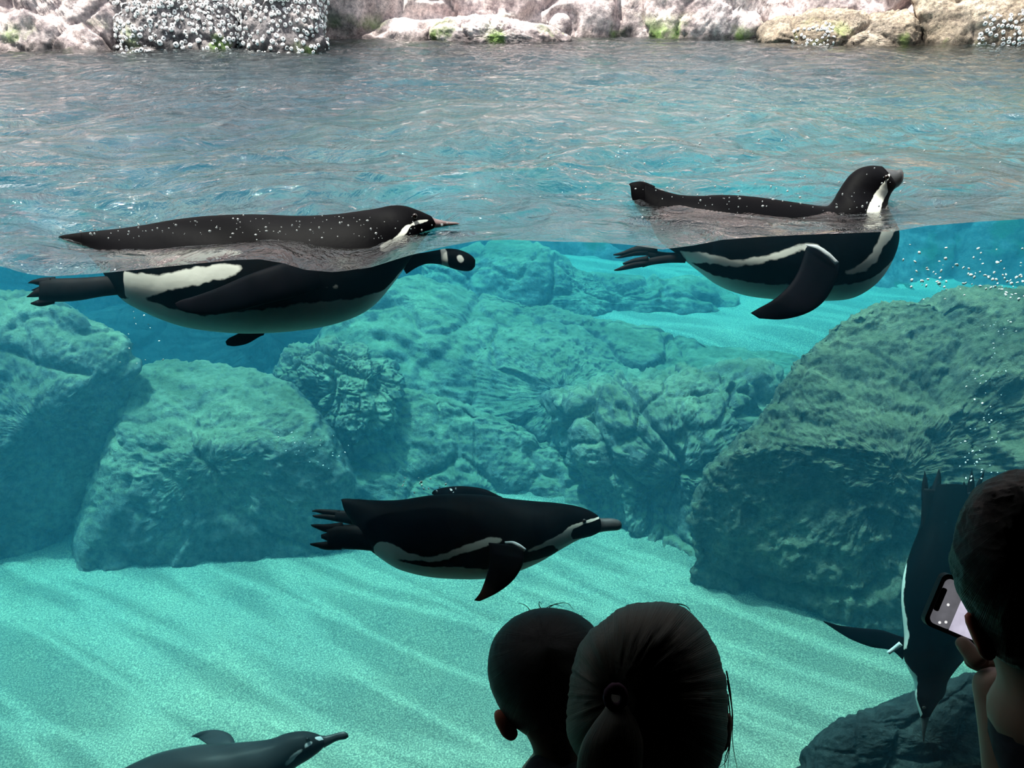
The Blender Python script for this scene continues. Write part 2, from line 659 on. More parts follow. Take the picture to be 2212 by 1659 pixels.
# ------------------------------------------------------------------ rocks
def star_radius(poly, th):
    poly = np.asarray(poly, float)
    c = poly.mean(0)
    r = np.zeros_like(th)
    for k, t in enumerate(th):
        d = np.array([math.cos(t), math.sin(t)])
        best = 0
        for i in range(len(poly)):
            a = poly[i] - c
            b = poly[(i + 1) % len(poly)] - c
            e = b - a
            den = d[0] * e[1] - d[1] * e[0]
            if abs(den) < 1e-9:
                continue
            tt = (a[0] * e[1] - a[1] * e[0]) / den
            uu = (a[0] * d[1] - a[1] * d[0]) / den
            if tt > 0 and -1e-6 <= uu <= 1 + 1e-6:
                best = max(best, tt)
        r[k] = best
    return c, r


def inflate(name, outline, D, tf, tb, material, nt=400, npz=190, e=2.6, seed=0, amp=0.06, fine=0.012,
            crack=0.0, cscale=2.2, strata=0.0, cuts=(), parent=None, freq=1.6, rsm=3, seg=True):
    """closed lump whose silhouette follows OUTLINE (pixels) at depth D, bulging TF towards and TB away from the lens"""
    th = np.linspace(0, 2 * math.pi, nt, endpoint=False)
    c, r = star_radius(outline, th)
    for _ in range(rsm):
        r = 0.25 * np.roll(r, 1) + 0.5 * r + 0.25 * np.roll(r, -1)
    sq = np.linspace(0, 1, npz)
    s2 = np.where(sq < 0.5, sq * 2, 2 - sq * 2)
    hq = (math.pi / 2) * s2 ** (e / 2) / (s2 ** (e / 2) + (1 - s2) ** (e / 2))
    ph = np.where(sq < 0.5, hq, math.pi - hq)
    ca, sa = np.cos(ph), np.sin(ph)
    dz = np.sign(ca) * np.abs(ca) ** (2 / e)
    rr = np.abs(sa) ** (2 / e)
    lx = (c[0] + np.outer(rr, r * np.cos(th)) - 1106) / F
    ly = (829.5 - (c[1] + np.outer(rr, r * np.sin(th)))) / F
    depth = np.where(dz > 0, -dz * tf, -dz * tb)[:, None] * np.ones_like(lx)
    V = CAM + D * (FW + lx[..., None] * RT + ly[..., None] * UP) + depth[..., None] * ray(c[0], c[1]) / np.linalg.norm(ray(c[0], c[1]))
    C = P(c[0], c[1], D)
    for (cn, cd_) in cuts:                      # flatten against planes for broad facets
        n = np.array(cn, float)
        n /= np.linalg.norm(n)
        s = (V - C) @ n - cd_
        V = V - np.where(s > 0, s * 0.88, 0)[..., None] * n
    # normals
    def normals(V):
        du = np.roll(V, -1, 1) - np.roll(V, 1, 1)
        dv = np.gradient(V, axis=0)
        n = np.cross(dv, du)
        l = np.linalg.norm(n, axis=-1, keepdims=True)
        n = n / np.maximum(l, 1e-9)
        out = V - C
        sg = np.sign((n * out).sum(-1, keepdims=True))
        return np.where(l > 1e-7, n * np.where(sg == 0, 1, sg), out / np.maximum(np.linalg.norm(out, axis=-1, keepdims=True), 1e-9))
    nn = normals(V)
    d = amp * fbm(V * freq, 4, seed)
    if strata:
        q = V @ np.array([0.25, 0.1, 1.0]) * 9 + 1.2 * fbm(V * 2, 2, seed + 5)
        d += strata * (np.abs((q % 1) - 0.5) * 2 - 0.5)
    if crack:
        for k, (s_, a_) in enumerate(((cscale, crack), (cscale * 2.3, crack * 0.4))):
            wv = V * s_ + 0.35 * np.stack([fbm(V * 2.5, 2, seed + 31 + j) for j in range(3)], -1)
            eg = worley_edge(wv, seed + 40 + k)
            d -= a_ * np.exp(-(eg / 0.07) ** 2)
            d += a_ * 0.5 * np.minimum(eg, 0.5)
    if fine:
        d += 0.75 * fine * fbm(V * 13, 5, seed + 60, 0.66, ridged=True)
    V = V + nn * d[..., None]
    V = V.copy()
    V[0] = V[0].mean(0)
    V[-1] = V[-1].mean(0)
    f = grid_faces(npz, nt, wrap=True)
    o = new_mesh(name, V.reshape(-1, 3), f, material, None)
    if parent:
        adopt(o, parent)
    return o, V, normals(V)


def rock(outline, D, tf, tb, label, m=None, **kw):
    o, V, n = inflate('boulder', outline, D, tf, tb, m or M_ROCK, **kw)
    tag(o, label, 'rock')
    return o, V, n


# back wall of the pool: rough rock face running from the floor up to dry land
nx, nz = 520, 360
sx = np.linspace(-6.4, 6.4, nx)
sz = np.linspace(-2.3, 4.6, nz)
X, Zv = np.meshgrid(sx, sz)
base = 5.15 + 0.25 * np.sin(X * 0.9 + 1.0) + 0.25 * np.exp(-((X - 0.2) / 1.5) ** 2)
Yv = base + np.where(Zv < 0, (Zv + 2.0) * 0.62, 1.24 + Zv * 0.5)
V = np.stack([X, Yv, Zv], -1)
nrm = np.array([0, -0.8, 0.6])
d = 0.22 * fbm(V * 0.9, 4, 71) + 0.02 * fbm(V * 8, 4, 77, 0.6, True)
eg = worley_edge(V * np.array([1.1, 1.1, 1.7]) + 0.3 * fbm(V * 2, 2, 79)[..., None], 83)
d = d - 0.10 * np.exp(-(eg / 0.08) ** 2) + 0.16 * np.minimum(eg, 0.5)
V = V + d[..., None] * nrm
wb = new_mesh('wall_back', V.reshape(-1, 3), grid_faces(nz, nx), M_SHORE)
tag(wb, 'rough rock wall closing the far side of the pool', kind='structure')

# side walls of the pool, out of the frame
for sgn, nm in ((-1, 'wall_left'), (1, 'wall_right')):
    Yg, Zg = np.meshgrid(np.linspace(0.7 if sgn < 0 else 1.75, 7.5, 90), np.linspace(-2.3, 2.2, 70))
    Xg = sgn * (4.9 + 0.10 * (Zg + 2)) + 0 * Yg
    V = np.stack([Xg, Yg, Zg], -1)
    V[..., 0] += sgn * -0.25 * fbm(V * 1.1, 4, 91)
    o = new_mesh(nm, V.reshape(-1, 3), grid_faces(70, 90), M_SHORE)
    tag(o, 'rock wall at the side of the pool', kind='structure')

# boulders under water
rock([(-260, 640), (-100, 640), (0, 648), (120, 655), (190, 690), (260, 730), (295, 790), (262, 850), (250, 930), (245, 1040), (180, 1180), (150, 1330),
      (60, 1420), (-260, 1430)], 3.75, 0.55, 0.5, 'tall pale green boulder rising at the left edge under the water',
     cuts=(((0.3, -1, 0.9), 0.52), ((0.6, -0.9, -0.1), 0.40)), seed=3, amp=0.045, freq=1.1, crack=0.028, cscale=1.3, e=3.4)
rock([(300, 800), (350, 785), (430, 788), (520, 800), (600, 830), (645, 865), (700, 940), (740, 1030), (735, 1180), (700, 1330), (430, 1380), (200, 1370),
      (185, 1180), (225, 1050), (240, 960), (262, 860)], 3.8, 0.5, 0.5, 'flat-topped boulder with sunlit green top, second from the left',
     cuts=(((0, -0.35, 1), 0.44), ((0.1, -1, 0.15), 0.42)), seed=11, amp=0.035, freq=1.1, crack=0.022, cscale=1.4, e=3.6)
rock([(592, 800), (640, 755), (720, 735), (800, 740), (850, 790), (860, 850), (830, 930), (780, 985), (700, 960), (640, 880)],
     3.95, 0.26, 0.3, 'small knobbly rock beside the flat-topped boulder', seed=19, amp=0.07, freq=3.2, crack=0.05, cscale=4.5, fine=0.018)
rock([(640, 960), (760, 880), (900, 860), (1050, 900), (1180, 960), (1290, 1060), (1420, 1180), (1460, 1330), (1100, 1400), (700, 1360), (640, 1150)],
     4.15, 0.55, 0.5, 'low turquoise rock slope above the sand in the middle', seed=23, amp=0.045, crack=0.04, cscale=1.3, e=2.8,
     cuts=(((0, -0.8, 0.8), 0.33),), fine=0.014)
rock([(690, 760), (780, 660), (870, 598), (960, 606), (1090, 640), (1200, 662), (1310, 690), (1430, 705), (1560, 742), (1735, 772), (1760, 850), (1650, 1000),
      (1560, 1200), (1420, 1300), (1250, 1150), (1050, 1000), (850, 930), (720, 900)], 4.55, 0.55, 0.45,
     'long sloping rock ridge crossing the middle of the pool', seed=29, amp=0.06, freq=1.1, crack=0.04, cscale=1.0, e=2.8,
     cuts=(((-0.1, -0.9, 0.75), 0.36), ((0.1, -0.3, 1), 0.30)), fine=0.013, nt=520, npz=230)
rock([(1180, 860), (1330, 790), (1500, 780), (1640, 800), (1700, 900), (1640, 1050), (1580, 1250), (1560, 1420), (1400, 1330), (1290, 1160), (1230, 1000)],
     4.0, 0.5, 0.5, 'dark furrowed rock fold between the ridge and the big right boulder', m=M_ROCK, seed=37, amp=0.09, freq=2.0,
     crack=0.07, cscale=2.2, e=2.3, fine=0.02)
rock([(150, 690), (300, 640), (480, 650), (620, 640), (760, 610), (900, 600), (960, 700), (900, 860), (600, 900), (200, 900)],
     5.15, 0.3, 0.4, 'added dark rock standing in for the deep blue gap under the left floating penguin', m=M_ROCK_DARK, seed=43, amp=0.05, crack=0.03, cscale=1.2, e=2.6)  # added rock covering bright sand, in place of dark hazy deep water
rock([(900, 560), (1040, 535), (1180, 545), (1300, 575), (1480, 600), (1600, 640), (1650, 690), (1500, 720), (1300, 760), (1000, 760), (900, 700)],
     5.3, 0.3, 0.4, 'distant blue-green rock bank behind the ridge', seed=41, amp=0.08, crack=0.05, cscale=1.5, e=2.4)
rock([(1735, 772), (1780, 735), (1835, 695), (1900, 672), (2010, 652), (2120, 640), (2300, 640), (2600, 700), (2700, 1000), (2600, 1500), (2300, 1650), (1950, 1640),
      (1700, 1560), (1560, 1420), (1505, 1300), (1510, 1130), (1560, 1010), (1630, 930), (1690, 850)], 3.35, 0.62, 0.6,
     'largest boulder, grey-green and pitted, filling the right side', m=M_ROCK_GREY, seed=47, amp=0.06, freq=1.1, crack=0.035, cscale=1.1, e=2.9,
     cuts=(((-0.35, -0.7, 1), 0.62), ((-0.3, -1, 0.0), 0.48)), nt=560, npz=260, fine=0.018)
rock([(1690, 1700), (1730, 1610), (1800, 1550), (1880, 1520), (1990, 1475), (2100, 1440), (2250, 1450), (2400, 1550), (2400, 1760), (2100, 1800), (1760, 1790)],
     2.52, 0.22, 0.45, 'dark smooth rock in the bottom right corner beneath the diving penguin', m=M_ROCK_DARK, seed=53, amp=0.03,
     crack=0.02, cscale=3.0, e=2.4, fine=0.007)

# shore rocks standing out of the water on the far side
SH = []
def shore(outline, D, label, m=None, **kw):
    a = dict(tf=0.40, tb=0.5, amp=0.08, freq=1.3, crack=0.03, cscale=1.3, e=2.8, fine=0.012, nt=420, npz=180)
    a.update(kw)
    tf, tb = a.pop('tf'), a.pop('tb')
    r_ = rock(outline, D, tf, tb, label, m or M_SHORE, **a)
    SH.append(r_)
    return r_

s1 = shore([(-420, -330), (-100, -380), (170, -330), (262, -120), (268, 40), (262, 130), (230, 230), (-420, 240)], 5.15,
           'pinkish shore rock with dark wet hollows at the top left', seed=61, cscale=2.0, amp=0.10)
s2 = shore([(225, -300), (400, -370), (500, -300), (522, -100), (520, 60), (500, 150), (470, 240), (250, 240), (235, 60)], 5.12,
           'shore rock crusted with pale barnacles and green weed, left of the bare pink rocks', m=M_SHORE_DARK, seed=67)
s3 = shore([(500, -300), (640, -330), (708, -200), (716, 0), (712, 110), (700, 230), (520, 230), (505, 60)], 5.08,
           'rounded shore rock corner packed with white barnacles', m=M_SHORE_DARK, seed=73)
shore([(690, -380), (900, -420), (1010, -250), (1030, -20), (1020, 60), (1000, 160), (700, 160), (685, 40)], 6.5,
      'bare pink shore rock just right of the barnacled corner', seed=79, cscale=1.8)
shore([(925, 60), (960, 38), (1050, 34), (1130, 48), (1205, 66), (1235, 88), (1200, 120), (1050, 130), (930, 110)], 5.8,
      'low flat ledge at the waterline under the pink shore rocks', seed=83, tf=0.25, tb=0.5, amp=0.02, crack=0.02)
shore([(990, -380), (1250, -430), (1410, -300), (1432, -60), (1428, 60), (1400, 170), (1010, 170), (990, 40)], 6.5,
      'broad pink shore rock left of the vertical cleft', seed=89, cscale=1.6)
shore([(1415, -400), (1650, -430), (1830, -300), (1850, -50), (1840, 60), (1800, 190), (1440, 190), (1418, 40)], 6.15,
      'pale rough shore rock right of the vertical cleft', seed=97, cscale=1.7)
s8 = shore([(1650, 70), (1700, 45), (1780, 30), (1880, 32), (1985, 40), (2010, 90), (2000, 190), (1680, 190)], 5.6,
           'brown shore rock with a dark crack and small weed tuft', m=M_SHORE_TAN, seed=101, tf=0.3, cscale=1.8)
s9 = shore([(1960, -350), (2200, -400), (2600, -350), (2650, 0), (2600, 230), (2010, 220), (1985, 40)], 5.5,
           'tan shore rock at the far right with dark joints', m=M_SHORE_TAN, seed=103, tf=0.4)


# barnacles: little open cones sitting on the rock
def cup_mesh():
    n = 8
    vs, fs = [], []
    prof = [(1.0, 0.0), (0.75, 0.6), (0.45, 0.75), (0.28, 0.35)]
    for r_, z_ in prof:
        for k in range(n):
            a = 2 * math.pi * k / n
            q = r_ * (1 + 0.08 * (k % 2))
            vs.append((q * math.cos(a), q * math.sin(a), z_))
    for j in range(len(prof) - 1):
        for k in range(n):
            fs.append((j * n + k, j * n + (k + 1) % n, (j + 1) * n + (k + 1) % n, (j + 1) * n + k))
    fs.append([3 * n + k for k in range(n)])
    return vs, fs


M_BARN = plain('barnacle_shell', (0.78, 0.78, 0.80), 0.7, 0.3, 0.35, 90)
M_MUSSEL = plain('barnacle_mouth', (0.16, 0.16, 0.18), 0.7, 0.3, 0.2, 90)
cv, cf = cup_mesh()
cup_me = bpy.data.meshes.new('barnacle')
cup_me.from_pydata(cv, [], cf)
cup_me.materials.append(M_BARN)
cup_me.materials.append(M_MUSSEL)
cup_me.polygons[-1].material_index = 1


def barnacles(rk, poly, count, rmin, rmax, seed, density=None):
    o, V, Nn = rk
    rr = random.Random(seed)
    vv = V.reshape(-1, 3)
    nn = Nn.reshape(-1, 3)
    px, py = proj(vv)
    ok = in_poly(px, py, poly) & ((nn @ FW) < 0.05) & (vv[:, 2] > -0.03)
    idx = np.nonzero(ok)[0].tolist()
    rr.shuffle(idx)
    placed = []
    for i in idx:
        p = vv[i] + np.array([rr.uniform(-1, 1) * 0.008 for _ in range(3)])
        s = rr.uniform(rmin, rmax)
        if any((p - q) @ (p - q) < (0.8 * (s + t)) ** 2 for q, t in placed):
            continue
        placed.append((p, s))
        b = bpy.data.objects.new('barnacle', cup_me)
        n = Vector(nn[i])
        rot = n.to_track_quat('Z', 'Y').to_matrix().to_4x4() @ Matrix.Rotation(rr.random() * 6, 4, 'Z')
        b.matrix_world = Matrix.Translation(Vector(p)) @ rot @ Matrix.Diagonal((s, s * rr.uniform(0.8, 1), s * rr.uniform(0.5, 1.0), 1))
        COL.objects.link(b)
        b.parent = o
        if len(placed) >= count:
            break


barnacles(s2, [(240, 0), (520, 0), (520, 125), (240, 125), (250, 60)], 290, 0.010, 0.020, 5)
barnacles(s3, [(505, 0), (720, -10), (720, 125), (505, 125)], 290, 0.010, 0.020, 6)
barnacles(s8, [(1720, 60), (1800, 50), (1800, 110), (1700, 115)], 50, 0.010, 0.016, 7)
barnacles(s9, [(2120, 40), (2212, 20), (2212, 110), (2100, 110)], 60, 0.010, 0.018, 8)

# ------------------------------------------------------------------ the water itself
WL = [(-700, 560), (-200, 560), (0, 575), (60, 592), (110, 597), (200, 592), (300, 582), (420, 570), (500, 562), (560, 560), (610, 568), (660, 583), (720, 588),
      (800, 578), (880, 553), (950, 535), (1030, 520), (1100, 518), (1200, 522), (1300, 524), (1370, 530), (1430, 539), (1500, 530), (1560, 518),
      (1640, 512), (1740, 507), (1850, 503), (1930, 500), (2000, 488), (2100, 480), (2212, 473), (2500, 462), (2900, 450)]
wu, wz = [], []
for a, b in WL:
    g = on_glass(a, b)
    wu.append((g - G0) @ GT)
    wz.append(g[2])
nu, nv = 620, 560
u = np.concatenate([np.linspace(-5.0, -1.3, 90)[:-1], np.linspace(-1.3, 1.6, nu - 180), np.linspace(1.6, 5.2, 92)[1:]])
v = (np.linspace(0, 1, nv) ** 1.7) * 7.3
U, Vv = np.meshgrid(u, v)
W3 = np.stack([U, Vv, 0 * U], -1)
wl = np.interp(U, wu, wz)
near = np.exp(-Vv / 0.17)
warp = 0.25 * np.stack([fbm(W3 * 1.2, 2, 201), fbm(W3 * 1.2, 2, 202), 0 * U], -1)
Ww = (W3 + warp) * np.array([1.0, 1.5, 1.0])
waves = 0.019 * fbm(Ww * 2.4, 3, 205, 0.55) + 0.006 * fbm(Ww * 7, 2, 211, 0.5, True) - 0.002
# rings pushed out by the two birds at the surface
for (bu, bv, a_) in ((0.55, 0.35, 0.010), (-0.2, 0.25, 0.006)):
    rd = np.hypot((U - bu) / 1.6, Vv - bv)
    waves = waves + a_ * np.sin(rd * 22) * np.exp(-rd * 1.6) * smooth(0.1, 0.4, rd)
for (bu, bv, ru, rv, a_) in ((-0.78, 0.24, 0.34, 0.20, 0.046), (-0.30, 0.22, 0.35, 0.15, 0.012), (0.60, 0.30, 0.38, 0.16, 0.020)):
    waves = waves - a_ * np.exp(-((U - bu) / ru) ** 2 - ((Vv - bv) / rv) ** 2)       # troughs around the floating birds
Hh = wl * near + waves * (1 - near)
S = G0 + U[..., None] * GT + Vv[..., None] * GN
S[..., 2] = Hh
top = S.reshape(-1, 3)
nvv, nuu = U.shape
bot = top.copy()
bot[:, 2] = -2.6
rim = np.concatenate([np.arange(nuu), np.arange(1, nvv) * nuu + nuu - 1, (nvv - 1) * nuu + np.arange(nuu - 2, -1, -1), np.arange(nvv - 2, 0, -1) * nuu])
lower = top[rim].copy()
lower[:, 2] = -2.6
n0 = len(top)
verts = np.concatenate([top, lower, [G(0, 3.5, -2.6)]])
m_ = len(rim)
faces = [tuple(q) for q in grid_faces(nvv, nuu).tolist()]
nt_ = len(faces)
for k in range(m_):
    k2 = (k + 1) % m_
    faces.append((int(rim[k2]), int(rim[k]), n0 + k, n0 + k2))
for k in range(m_):
    k2 = (k + 1) % m_
    faces.append((n0 + k2, n0 + k, n0 + m_))
wo = pydata('water', verts, faces, M_WATER, smooth=False)
wo.data.polygons.foreach_set('use_smooth', [True] * len(faces))
bm = bmesh.new()
bm.from_mesh(wo.data)
bmesh.ops.recalc_face_normals(bm, faces=bm.faces)
bm.to_mesh(wo.data)
bm.free()
fa = wo.data.attributes.new('surface', 'FLOAT', 'FACE')
fa.data.foreach_set('value', [1.0] * nt_ + [0.0] * (len(faces) - nt_))
tag(wo, 'clear turquoise pool water with a rippled surface', kind='structure')

# ------------------------------------------------------------------ viewing window and dark gallery
pane = box('window_1', (-3.4, -0.065, -2.0), (3.6, -0.006, 0.40), M_PANE, frame=True)
tag(pane, 'large clear viewing pane between the dark gallery and the pool', kind='structure')
GF = -1.85
o = box('wall_window_header', (-5.0, -0.25, 0.40), (5.2, -0.0, 2.3), M_CONC, frame=True); tag(o, kind='structure')
o = box('wall_window_base', (-5.0, -0.25, -2.6), (5.2, -0.0, -2.0), M_CONC, frame=True); tag(o, kind='structure')
o = box('trim_1', (-5.0, -0.25, -2.0), (-3.4, 0.0, 0.60), M_CONC, frame=True); tag(o, kind='structure')
o = box('trim_2', (3.6, -0.25, -2.0), (5.2, 0.0, 0.60), M_CONC, frame=True); tag(o, kind='structure')
o = box('floor_gallery', (-4.8, -4.0, GF - 0.1), (4.8, 1.9, GF), M_CONC); tag(o, kind='structure')
# keep the gallery floor on the gallery side of the glass
me = o.data
for vtx in me.vertices:
    if vtx.co.y > 0:
        p_ = G(vtx.co.x, -0.25, 0)
        vtx.co.y = p_[1]
o = box('ceiling', (-5.0, -4.0, 2.2), (5.0, 1.9, 2.4), M_CONC); tag(o, kind='structure')
for vtx in o.data.vertices:
    if vtx.co.y > 0:
        vtx.co.y = G(vtx.co.x, -0.0, 0)[1]
o = box('wall_gallery_rear', (-4.8, -4.1, GF), (4.8, -4.0, 2.2), M_CONC); tag(o, kind='structure')
o = box('wall_gallery_left', (-4.9, -4.0, GF), (-4.8, 0.6, 2.2), M_CONC); tag(o, kind='structure')
o = box('wall_gallery_right', (4.8, -4.0, GF), (4.9, 1.7, 2.2), M_CONC); tag(o, kind='structure')


# ------------------------------------------------------------------ penguins
def loft(name, rails, D, material, parent, n=40, ring=20, ratio=1.0, off=None, whites=None, darks=None, base=0.0, ends=0.02, bump=None, label=None):
    """tube whose two edges follow pairs of rail points (pixels) in the plane at depth D; OFF shifts each station in depth (metres)"""
    A = catmull([r_[0] for r_ in rails], n)
    B = catmull([r_[1] for r_ in rails], n)
    dof = np.interp(np.linspace(0, 1, n), np.linspace(0, 1, len(rails)), off if off is not None else [0] * len(rails))
    rt = np.interp(np.linspace(0, 1, n), np.linspace(0, 1, len(rails)), ratio if isinstance(ratio, (list, tuple)) else [ratio] * len(rails))
    a = np.linspace(0, 2 * math.pi, ring, endpoint=False)
    C_ = (A + B) / 2
    Hf = (A - B) / 2
    px = C_[:, None, :] + np.cos(a)[None, :, None] * Hf[:, None, :]
    hl = np.linalg.norm(Hf, axis=1) * D / F
    dep = dof[:, None] - np.sin(a)[None, :] * (hl * rt)[:, None]
    Dd = D + dep
    # keep the outline in the picture plane at depth D, push the bulge along the view axis
    V = CAM + (D + dof)[:, None, None] * (FW + ((px[..., 0] - 1106) / F)[..., None] * RT + ((829.5 - px[..., 1]) / F)[..., None] * UP) + (dep - dof[:, None])[..., None] * ray(*C_.mean(0))
    e0 = V[0].mean(0)[None]
    e1 = V[-1].mean(0)[None]
    vs = np.concatenate([V.reshape(-1, 3), e0, e1])
    fs = [tuple(q) for q in grid_faces(n, ring, True).tolist()]
    i0, i1 = n * ring, n * ring + 1
    for k in range(ring):
        fs.append((i0, (k + 1) % ring, k))
        fs.append((i1, (n - 1) * ring + k, (n - 1) * ring + (k + 1) % ring))
    o = pydata(name, vs, fs, material, smooth=True)
    if whites is not None:
        val = np.full((n, ring), base)
        for q in whites:
            val[in_poly(px[..., 0], px[..., 1], q)] = 1.0
        for q in (darks or []):
            val[in_poly(px[..., 0], px[..., 1], q)] = 0.0
        for _ in range(3):
            vp = np.concatenate([val[:1], val, val[-1:]], 0)
            val = 0.25 * vp[:-2] + 0.5 * vp[1:-1] + 0.25 * vp[2:]
            val = 0.25 * np.roll(val, 1, 1) + 0.5 * val + 0.25 * np.roll(val, -1, 1)
        at = o.data.attributes.new('plumage', 'FLOAT', 'POINT')
        at.data.foreach_set('value', np.concatenate([val.ravel(), [base, base]]))
    bm = bmesh.new()
    bm.from_mesh(o.data)
    bmesh.ops.recalc_face_normals(bm, faces=bm.faces)
    bm.to_mesh(o.data)
    bm.free()
    if parent:
        adopt(o, parent)
    if label:
        o['label'] = label
    return o


def eye(px, py, D, off, r, parent):
    p = P(px, py, D + off)
    bm = bmesh.new()
    bmesh.ops.create_uvsphere(bm, u_segments=12, v_segments=8, radius=r)
    me = bpy.data.meshes.new('eye')
    bm.to_mesh(me)
    bm.free()
    for q in me.polygons:
        q.use_smooth = True
    me.materials.append(M_EYE)
    o = bpy.data.objects.new('eye', me)
    o.location = p
    COL.objects.link(o)
    adopt(o, parent)


def toe_foot(stem, toes, D, parent, off=0.0, web=None):
    """one webbed foot with its clawed toes"""
    ft = loft('foot', stem, D, M_FOOT, parent, n=14, ring=12, ratio=0.5, off=[off] * len(stem))
    for t_ in toes:
        loft('toe', t_, D, M_FOOT, None, n=12, ring=8, ratio=0.7, off=[off] * len(t_)).parent = ft
    return ft


def penguin(D, ctr, label):
    return empty('penguin', P(ctr[0], ctr[1], D), label, 'penguin', 'penguins swimming in the pool')


# --- penguin at the surface on the left
D1 = 1.38
k1 = penguin(D1, (540, 600), 'long penguin floating flat at the surface on the left, bill pointing right')
c1 = lambda x, y: (x / 2, 380 + y / 2)
loft('body', [((175, 502), (185, 545)), ((215, 498), (220, 585)), ((262, 493), (258, 640)), ((310, 486), (300, 668)), ((380, 474), (378, 700)),
              ((455, 466), (455, 715)), ((545, 463), (545, 720)), ((645, 466), (650, 713)), ((720, 463), (735, 696)), ((775, 456), (800, 665)),
              ((815, 450), (850, 610)), ((845, 444), (885, 560)), ((875, 445), (912, 520)), ((905, 455), (930, 500)), ((930, 466), (942, 490))],
     D1, M_PLUME, k1, n=300, ring=150, ratio=[0.5, 0.6, .75, .85, .9, .92, .92, .92, .9, .9, .9, .85, .8, .8, .8],
     whites=[[c1(*q) for q in ((500, 525), (640, 525), (760, 560), (900, 590), (1050, 570), (1150, 560), (1300, 540), (1500, 520), (1640, 490), (1700, 430),
                               (1760, 380), (1800, 330), (1850, 240), (1900, 215), (1960, 215), (2000, 800), (500, 800))],
             [c1(*q) for q in ((560, 410), (700, 425), (860, 395), (1000, 375), (1080, 380), (1020, 425), (880, 460), (760, 480), (640, 525), (560, 515))],
             [c1(*q) for q in ((1290, 460), (1380, 470), (1450, 462), (1450, 480), (1360, 478), (1290, 470))],
             [c1(*q) for q in ((1690, 265), (1730, 225), (1790, 195), (1850, 190), (1830, 200), (1760, 220), (1725, 265), (1700, 300), (1640, 330), (1600, 320))]],
     darks=[[c1(*q) for q in ((1280, 600), (1295, 600), (1295, 615), (1280, 615))], [c1(*q) for q in ((1385, 600), (1402, 598), (1402, 615), (1388, 618))],
            [c1(*q) for q in ((1480, 400), (1720, 400), (1690, 450), (1640, 490), (1500, 525), (1380, 520), (1300, 500), (1480, 470))]])
loft('tail', [((125, 512), (150, 520)), ((135, 508), (148, 538)), ((170, 503), (175, 545)), ((215, 500), (215, 560))], D1, M_PLUME, k1, n=14, ring=12, ratio=0.35, whites=[])
loft('bill', [((922, 463), (935, 495)), ((940, 472), (948, 492)), ((965, 478), (968, 488)), ((985, 480), (986, 486)), ((993, 483), (992, 485))], D1, M_BILL_PINK, k1, n=18, ring=12, ratio=0.8)
loft('refracted_bill_copy', [((862, 562), (878, 592)), ((890, 550), (900, 578)), ((918, 545), (922, 570)), ((945, 540), (948, 571)), ((965, 537), (968, 577)), ((985, 538), (988, 583)),
                        ((1005, 544), (1006, 586)), ((1020, 553), (1018, 584)), ((1027, 562), (1026, 576))],
     D1, M_PLUME, k1, n=60, ring=40, ratio=0.7, off=[0.02] * 9, whites=[[(950, 530), (962, 530), (972, 590), (956, 590)], [(985, 552), (998, 550), (1004, 562), (998, 568), (988, 566)]],
     label='added dark bill shape with a pale ring, imitating the refracted bill image below the waterline')  # extra bill shape added for the refracted image of the bill
loft('flipper', [((700, 560), (705, 618)), ((620, 566), (650, 638)), ((540, 592), (575, 656)), ((470, 622), (505, 674)), ((420, 640), (440, 680)), ((392, 648), (395, 672)), ((378, 655), (380, 662))],
     D1, M_FLIP, k1, n=36, ring=16, ratio=0.22, off=[-0.085, -0.105, -0.115, -0.115, -0.11, -0.11, -0.11], label='near flipper swept back')
loft('flipper', [((580, 690), (570, 724)), ((545, 700), (560, 728)), ((515, 720), (535, 742)), ((495, 730), (508, 748)), ((487, 738), (490, 746))],
     D1, M_FLIP, k1, n=20, ring=12, ratio=0.22, off=[0.05] * 5, label='far flipper tip under the belly')
toe_foot([((285, 590), (280, 635)), ((230, 596), (225, 640)), ((170, 600), (165, 650)), ((110, 602), (108, 652)), ((85, 606), (84, 648))],
         [[((110, 600), (108, 618)), ((85, 602), (84, 616)), ((70, 605), (70, 613)), ((60, 611), (60, 612))],
          [((110, 620), (108, 640)), ((80, 624), (78, 642)), ((58, 640), (57, 642))],
          [((120, 640), (118, 656)), ((90, 645), (88, 662)), ((66, 654), (66, 657))]], D1, k1, -0.02)
toe_foot([((285, 595), (280, 625)), ((220, 600), (215, 628)), ((130, 604), (128, 630)), ((100, 606), (98, 624))],
         [[((120, 598), (118, 612)), ((90, 600), (88, 608)), ((72, 605), (72, 607))], [((120, 612), (118, 624)), ((90, 617), (88, 627)), ((68, 626), (68, 628))]], D1, k1, 0.035)
eye(896, 467, D1, -0.034, 0.005, k1)

